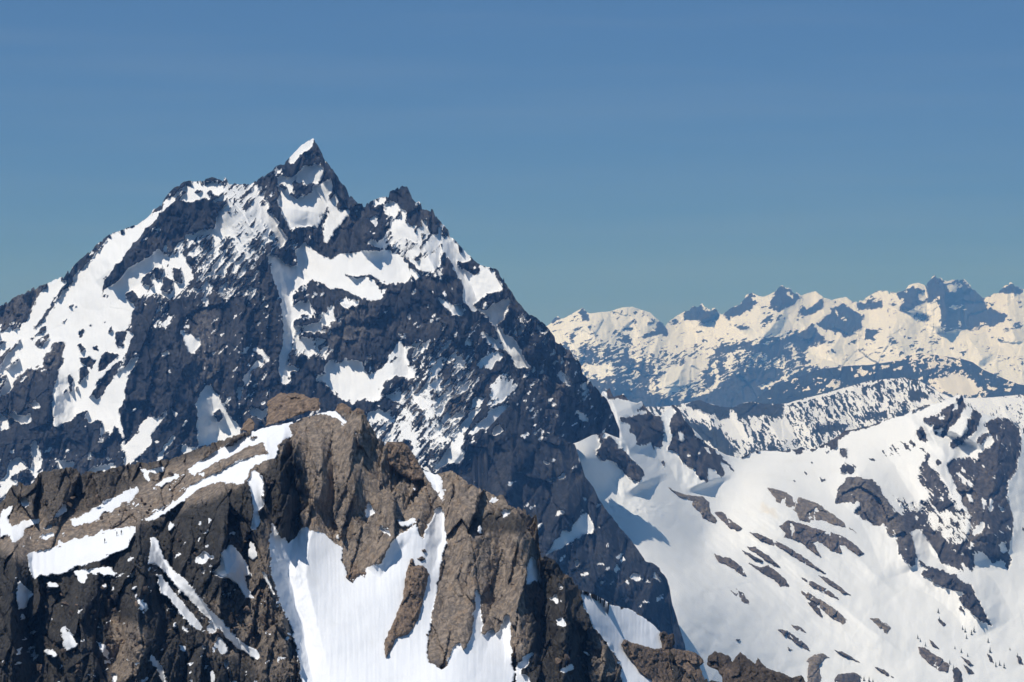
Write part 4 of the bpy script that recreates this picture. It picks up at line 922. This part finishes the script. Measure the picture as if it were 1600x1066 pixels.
# ============================================================ ROCKS STANDING OUT OF THE GLACIER
mO = mountain_mat('glacier_outcrop_rock', (.050,.047,.045), (.165,.135,.115), 1.1)
mOg = mountain_mat('moraine_rock', (.060,.056,.050), (.185,.155,.125), 1.1)
OUT = [
 ('d7','580,490 640,520 720,540 790,545 830,580 840,640 880,690 870,710 800,680 770,640 730,600 730,570 650,550', .7, 'hooked brown grey rock outcrop in the upper glacier, narrow at its top end'),
 ('d7','860,640 910,640 950,680 1000,715 1040,745 1020,760 960,735 920,700', .6, 'small pointed rock outcrop just below the hooked outcrop on the glacier'),
 ('d8','0,650 60,660 180,710 290,740 400,810 480,870 560,935 500,900 400,880 340,850 260,870 200,850 160,790 60,740 30,690', .95, 'large brown slab outcrop with dirty yellowed snow at its upper end'),
 ('e1','60,90 125,50 260,90 400,130 490,165 600,260 560,270 480,210 440,200 460,255 390,240 340,190 290,200 330,280 280,250 210,190 140,160 100,160 110,130', .6, 'broad dark outcrop with ragged snow fingers along its lower edge'),
 ('e2','885,130 940,135 1000,165 1100,205 1200,270 1290,335 1360,385 1300,358 1200,302 1100,235 1000,195 940,168', .6, 'longest thin rock rib running diagonally across the glacier'),
 ('e2','870,218 920,222 1000,278 1075,340 1040,335 960,285', .5, 'thin dark rock rib directly above the rib with a broken lower end'),
 ('e2','835,240 900,268 970,310 960,318 900,290', .5, 'short hair thin rock streak beside the thin dark rib on the glacier'),
 ('e2','665,262 720,285 760,288 830,340 870,400 840,400 780,350 740,328 690,310', .6, 'speckled oval outcrop alone in the open middle of the glacier'),
 ('e2','880,322 960,350 1000,335 1050,370 1110,420 1140,470 1080,470 1040,420 980,390', .5, 'broken outcrop with a frayed, boulder strewn lower end'),
 ('e2','755,480 800,510 800,480 850,510 900,585 870,588 820,558', .6, 'lowest oval outcrop alone in the open middle of the glacier'),
 ('e2','1190,490 1230,485 1290,530 1360,570 1430,620 1500,685 1470,705 1400,660 1340,610 1290,565 1240,540', .7, 'dark two toned outcrop with a brown tip and a black lower block'),
 ('e2','1240,555 1290,560 1320,600 1340,658 1290,622', .4, 'dark wedge of rock tucked beneath the brown tipped outcrop'),
 ('e2','1320,398 1380,420 1450,465 1520,525 1470,508 1380,455', .5, 'straight thin rock rib on the right half of the glacier'),
 ('e2','1210,412 1300,445 1390,495 1440,545 1350,505 1260,455', .6, 'thin curved rock rib just left of the straight thin rib'),
 ('e1','625,658 690,668 740,700 765,725 745,758 690,718', .7, 'small solid brown rock block at the end of a faint rib'),
 ('e1','940,850 980,845 1020,880 1080,910 1140,960 1130,1005 1070,995 1010,950 960,900', .6, 'large rounded outcrop low on the glacier with snow on its top edge'),
 ('e1','1150,985 1180,965 1210,1000 1225,1064 1190,1064', .4, 'dark upright rock beside the large rounded outcrop'),
 ('e1','240,930 290,890 340,885 380,910 350,920 315,960 330,1030 300,1080 235,1080 250,990 260,940', .8, 'curved grey moraine rock shaped like a hook above the jagged crag'),
 ('e1','420,1040 440,1015 480,1012 530,1005 570,1020 600,1050 620,1090 410,1090', .45, 'smooth dark rock dome at the bottom edge of the glacier'),
 ('e2','1060,735 1120,740 1180,780 1240,830 1260,870 1200,838 1150,805 1100,772', .55, 'chain of low rocks just above the curved moraine rock'),
 ('e2','1145,705 1200,720 1240,755 1180,742', .6, 'small grey rock above the chain of low rocks'),
 ('e1','410,862 470,878 575,940 500,912', .5, 'thin rock sliver right of the curved moraine rock'),
 ('e1','660,968 720,985 790,1040 740,1022', .5, 'thin broken rock sliver near the bottom of the glacier'),
 ('e1','1205,905 1250,925 1285,960 1250,958', .4, 'upper of two dark rocks among the little trees'),
 ('e1','1220,950 1260,975 1295,1015 1250,1010', .4, 'lower of two dark rocks among the little trees'),
 ('e1','1372,890 1400,905 1412,950 1385,932', .4, 'small upright dark rock right of the little trees'),
 ('e1','1005,798 1040,818 1072,860 1030,842', .4, 'small dark rock above the large rounded outcrop'),
 ('e1','1060,668 1085,675 1112,705 1095,715 1065,690', .4, 'dark rock beneath a lone small tree in the upper snowfield'),
 ('e2','800,797 830,797 815,812', .5, 'tiny lone rock on the smooth snow above the jagged crag'),
 ('e2','1120,845 1155,862 1130,868', .5, 'tiny rock left of the chain of low rocks'),
 ('e1','1555,900 1575,905 1600,960 1570,945', .4, 'small dark rock at the right edge of the picture')]
for i, (c, pts, tn, lab) in enumerate(OUT):
    p = P(c, pts); px = 1.15
    o = outcrop('rock_outcrop' if i else 'rock_outcrop', p, depG, mOg if tn > .65 else mO, px, h=4.0, step=.9, seed=1000+i*11, tone=tn, raise_=.8)
    tag(o, lab, 'rock outcrop', 'rock outcrops on the glacier', 'thing')

# ============================================================ ROCKS AND CRAGS OF THE NEAR RIDGE
mK = mountain_mat('near_crag_rock', (.070,.056,.046), (.21,.155,.115), .22, warm=(.17,.12,.08), snow=(.84,.85,.87), grain=.6, joints=1.0)
snK = Canvas(-1.0)
NEAR = [
 ('d3','262,260 275,180 270,120 300,90 330,70 350,60 390,62 440,58 500,70 540,90 590,90 600,130 590,165 520,170 500,180 380,225', .75, 8, -9, 'brown castellated rock tower behind the crest of the snow ramp', 'rock tower'),
 ('d3','105,290 125,250 150,222 165,215 185,240 190,280 150,300', .95, 4, -2, 'small orange brown pinnacle on the crest left of the rock tower', 'pinnacle'),
 ('d3','1000,400 1020,365 1100,362 1150,390 1190,450 1250,560 1240,600 1180,600 1100,560 1040,510', .9, 8, 1.0, 'square brown block perched on the crest with a dark right side', 'rock block'),
 ('d3','700,170 710,130 740,118 770,140 790,150 800,180 830,150 870,165 890,220 950,320 900,330 830,280 780,240 740,200', .7, 6, 1.0, 'row of brown teeth on the crest right of the ramp top', 'rock teeth'),
 ('d6','700,410 715,398 750,396 768,410 768,455 740,465 702,450', .45, 4, 1.0, 'cube shaped boulder balanced on top of the dark tower', 'boulder'),
 ('d6','470,480 560,430 590,480 620,520 570,640 580,740 540,780 510,700 480,600', .2, 6, 1.0, 'black leaning slab below a white snow patch on the right rib', 'rock slab'),
 ('d6','700,480 740,465 800,460 830,560 850,640 810,720 740,660 700,600 690,520', .1, 6, 1.0, 'dark tower under the balanced boulder on the right rib', 'rock tower'),
 ('d6','1085,830 1100,798 1160,820 1220,838 1290,858 1340,848 1410,856 1480,866 1540,880 1580,910 1600,940 1570,965 1590,1010 1640,1100 1280,1100 1280,1040 1240,1030 1200,1000 1170,950 1120,890', .55, 8, 1.5, 'broad brown crag with a pointed left beak at the bottom of the snow slope', 'crag'),
 ('d6','1325,755 1345,748 1380,765 1410,762 1415,820 1400,856 1345,856 1330,800', .35, 4, 1.5, 'squat dark rock stub standing on the broad brown crag', 'rock stub'),
 ('e2','618,955 630,905 670,872 720,890 760,903 775,945 800,912 828,875 860,910 900,935 925,955 935,912 960,945 1000,978 1050,1000 1100,1012 1130,1030 1150,1038 1210,1022 1232,1064 1250,1110 720,1110 715,1030 690,990', .25, 8, 1.5, 'serrated dark brown crag with sharp teeth at the bottom edge', 'crag'),
 ('d4','1170,295 1185,300 1190,340 1250,335 1280,390 1240,560 1210,680 1150,760 1070,790 1050,850 1010,910 1005,810 1060,690 1120,540 1140,380', .85, 7, .6, 'long brown rock island standing in the steep white snowfield', 'rock island'),
 ('d4','765,410 790,370 815,330 835,350 850,380 885,380 880,410 850,385 800,440', .85, 4, .4, 'small brown rock poking out of the snowfield below the cliff', 'rock'),
 ('d4','1210,290 1240,278 1258,295 1235,308', .5, 2, .3, 'lower of two small dark stones in the snow gully', 'stone'),
 ('d4','1235,240 1255,232 1262,248 1245,252', .5, 2, .3, 'upper of two small dark stones in the snow gully', 'stone')]
snK.poly(1, 1, P('d6', '1040,950 1100,900')+[(960,1000)]) if False else None
for i, (c, pts, tn, h, rz, lab, cat) in enumerate(NEAR):
    o = outcrop(cat.replace(' ', '_'), P(c, pts), depF, mK, .22, h=h, step=1.0, seed=2000+i*13, tone=tn, raise_=rz, rockamp=1.0)
    tag(o, lab, cat, None, 'thing')

# loose angular boulders of the ramp and cliffs: pieces of the near ridge
def boulder_mesh(k):
    r = np.random.default_rng(k); import bmesh
    bm = bmesh.new()
    for i in range(14):
        v = r.normal(size=3); v /= np.linalg.norm(v); bm.verts.new(v*np.array([1, .8, .75])*r.uniform(.8, 1.1))
    g = bmesh.ops.convex_hull(bm, input=bm.verts[:])
    for v in [v for v in bm.verts if not v.link_faces]: bm.verts.remove(v)
    me = bpy.data.meshes.new('boulder'); bm.to_mesh(me); bm.free()
    at = me.attributes.new('snow', 'FLOAT', 'POINT'); at.data.foreach_set('value', np.full(len(me.vertices), -.3, np.float32))
    at = me.attributes.new('tone', 'FLOAT', 'POINT'); at.data.foreach_set('value', np.full(len(me.vertices), r.uniform(.2, .8), np.float32))
    me.materials.append(mK); return me
BM = [boulder_mesh(40+k) for k in range(10)]
cand = [((20,740),(460,800)),((100,760),(400,820)),((210,830),(420,1050)),((60,920),(220,1060)),((330,900),(420,1000)),((870,930),(960,1060)),((780,780),(840,850))]
cnt = 0; tries = 0
while cnt < 230 and tries < 6000:
    tries += 1
    (xa, ya), (xb, yb) = cand[tries % len(cand)]; x, y = RNG.uniform(xa, xb), RNG.uniform(ya, yb)
    ax = np.array([x]); ay = np.array([y])
    if snF.at(ax, ay)[0] > -.3 or y < lerpy(F_TOP, x)+6: continue
    D = depF(ax, ay)[0]; r = float(np.clip(RNG.lognormal(-.35, .4), .35, 1.5))
    if y > 880: r *= 1.25
    p = ray(x, y, D-1.4-r*.2)
    o = bpy.data.objects.new('boulder', BM[cnt % 10]); COL.objects.link(o); o.parent = front
    o.location = p; o.scale = (r*RNG.uniform(.8, 1.3), r*.9, r*RNG.uniform(.7, 1.2)); o.rotation_euler = RNG.uniform(0, 6.28, 3)
    cnt += 1
# ============================================================ LITTLE TREES AND CLIMBERS
def surf(px, py, skip=()):                      # where the line of sight meets the built surface
    dg = bpy.context.evaluated_depsgraph_get()
    d = Vector(((px-800)/FPX, 1, (533-py)/FPX)).normalized()
    hit, loc, nrm, _, ob, _ = S.ray_cast(dg, Vector((0, 0, 0)), d)
    return loc
bpy.context.view_layer.update()
mT = plain_mat('bark', (.07, .05, .035)); mN = plain_mat('conifer_needles', (.035, .05, .03))
def conifer(loc, h, seed):
    r = np.random.default_rng(seed)
    e = bpy.data.objects.new('conifer', None); COL.objects.link(e); e.location = loc
    a = np.linspace(0, 2*np.pi, 7)[:-1]; V = []; 
    for z, rr in ((-.5, .22), (h*.5, .13), (h, .02)): V += [(math.cos(t)*rr, math.sin(t)*rr, z) for t in a]
    Q = [(k*6+i, k*6+(i+1) % 6, k*6+6+(i+1) % 6, k*6+6+i) for k in range(2) for i in range(6)]
    mesh_obj('trunk', V, Q, mT, None, e)
    V, Q = [], []
    for k in range(150):
        z = h*(.08+.9*r.random()**1.2); R = (1-z/h)*h*.26*(.55+.6*r.random())+.12; t = r.random()*6.283
        w = .22*R+.1; x, y = math.cos(t), math.sin(t); b = len(V)
        V += [(0, 0, z+.15), (x*R*.6-y*w, y*R*.6+x*w, z-.1*R), (x*R, y*R, z-.35*R-.1), (x*R*.6+y*w, y*R*.6-x*w, z-.15*R)]; Q.append((b, b+1, b+2, b+3))
    mesh_obj('crown', V, Q, mN, None, e); return e
TREES = [(1466,958,9),(1468,970,8),(1504,984,8),(1508,988,9),(1518,992,9),(1522,988,10),(1510,998,8),(1544,1004,9),(1547,1020,11),(1502,1020,8),(1512,1026,7),(1556,1042,9),(1562,1040,9),(1569,1044,10),(1578,1016,6),(1590,1026,7),(1434,998,8),(1438,1003,7),(1446,1010,7),(1492,1014,6),(1484,1038,8),(1490,1045,7),(1350,1064,9),(1358,1066,10),(1364,1068,9),(1345,1060,7)]
base = None
for i, (x, y, hp) in enumerate(TREES):
    l = surf(x, y); h = hp*l.y/FPX*.95
    if i < 3: o = conifer((0, 0, 0), 9.0, 50+i); base = (base or [])+[o]
    else:
        s = base[i % 3]; o = s.copy(); COL.objects.link(o)
        for ch in s.children:
            c = ch.copy(); COL.objects.link(c); c.parent = o
    o.location = l; o.scale = (h/9,)*3; o.rotation_euler = (0, 0, i*1.7)
    tag(o, 'tiny dark conifer standing in the snow low on the glacier slope', 'tree', 'little conifers in the snow', 'thing')

mJ = [plain_mat('dark_jacket', (.02, .022, .03)), plain_mat('dark_trousers', (.025, .025, .028)), plain_mat('helmet_shell', (.05, .05, .06)), plain_mat('skin', (.45, .28, .2))]
def person(loc, face, pose, label):
    e = bpy.data.objects.new('person', None); COL.objects.link(e); e.location = loc; e.rotation_euler = (0, 0, face)
    def skin(name, vs, es, rad, mat):
        me = bpy.data.meshes.new(name); me.from_pydata(vs, es, []); o = bpy.data.objects.new(name, me); COL.objects.link(o); o.parent = e
        o.modifiers.new('skin', 'SKIN'); sv = me.skin_vertices[0].data
        for i, r in enumerate(rad): sv[i].radius = (r, r)
        sv[0].use_root = True
        sd = o.modifiers.new('sub', 'SUBSURF'); sd.levels = sd.render_levels = 1
        me.materials.append(mat); return o
    k = pose
    vs = [(0,0,.95),(0,-.02*k,1.15),(0,-.06*k,1.38),(0,-.08*k,1.52),(0,-.10*k,1.66),
          (.10,0,.90),(.12,-.10*k,.50),(.12,.05*k,.09),(.12,-.09,.05),(-.10,0,.90),(-.12,.12*k,.50),(-.12,.28*k,.10),(-.12,.14*k,.05),
          (.20,-.06*k,1.40),(.27,-.10*k,1.13),(.25,-.28*k,.92),(.25,-.34*k,.86),(-.20,-.06*k,1.40),(-.27,.02,1.13),(-.26,-.16*k,.92),(-.26,-.22*k,.86)]
    es = [(0,1),(1,2),(2,3),(3,4),(0,5),(5,6),(6,7),(7,8),(0,9),(9,10),(10,11),(11,12),(2,13),(13,14),(14,15),(15,16),(2,17),(17,18),(18,19),(19,20)]
    rad = [.15,.15,.17,.07,.11,.11,.085,.06,.05,.11,.085,.06,.05,.075,.06,.045,.045,.075,.06,.045,.045]
    skin('body', vs, es, rad, mJ[0])
    skin('helmet', [(0,-.10*k,1.70),(0,-.10*k,1.76)], [(0,1)], [.12,.10], mJ[2])
    return tag(e, label, 'person', None, 'thing')
def on_ground(px, py): return surf(px, py)
person(on_ground(163.5, 849), 2.4, 1.0, 'dark clad climber walking alone out on the snow ramp')
person(on_ground(182.5, 838), 2.2, .7, 'dark clad climber beside the scree edge, nearer the lone walker')
person(on_ground(189.5, 836), 2.6, .9, 'last dark clad climber, at the upper end of the snow ramp')

# ============================================================ AIR
HZ0, HZ1 = -2000.0, 900.0; y0, y1, x = -6000.0, 29500.0, 26500.0
V = [(-x,y0,HZ0),(x,y0,HZ0),(x,y1,HZ0),(-x,y1,HZ0),(-x,y0,HZ1),(x,y0,HZ1),(x,y1,HZ1),(-x,y1,HZ1)]
Q = [(0,3,2,1),(4,5,6,7),(0,1,5,4),(1,2,6,5),(2,3,7,6),(3,0,4,7)]
hm, hn = nodes('air'); pv = nd(hn, 'ShaderNodeVolumePrincipled')
pv.inputs['Color'].default_value = (.155, .43, 1.0, 1); pv.inputs['Absorption Color'].default_value = (1, 1, 1, 1); pv.inputs['Density'].default_value = 6.0e-5
ho = nd(hn, 'ShaderNodeOutputMaterial'); hn.links.new(pv.outputs[0], ho.inputs['Volume'])
hz = mesh_obj('haze', V, Q, hm); tag(hz, 'thin blue haze in the air between the peaks', 'haze', kind='stuff')

print('TRIS', sum(len(o.data.polygons)*2 for o in S.objects if o.type == 'MESH'))
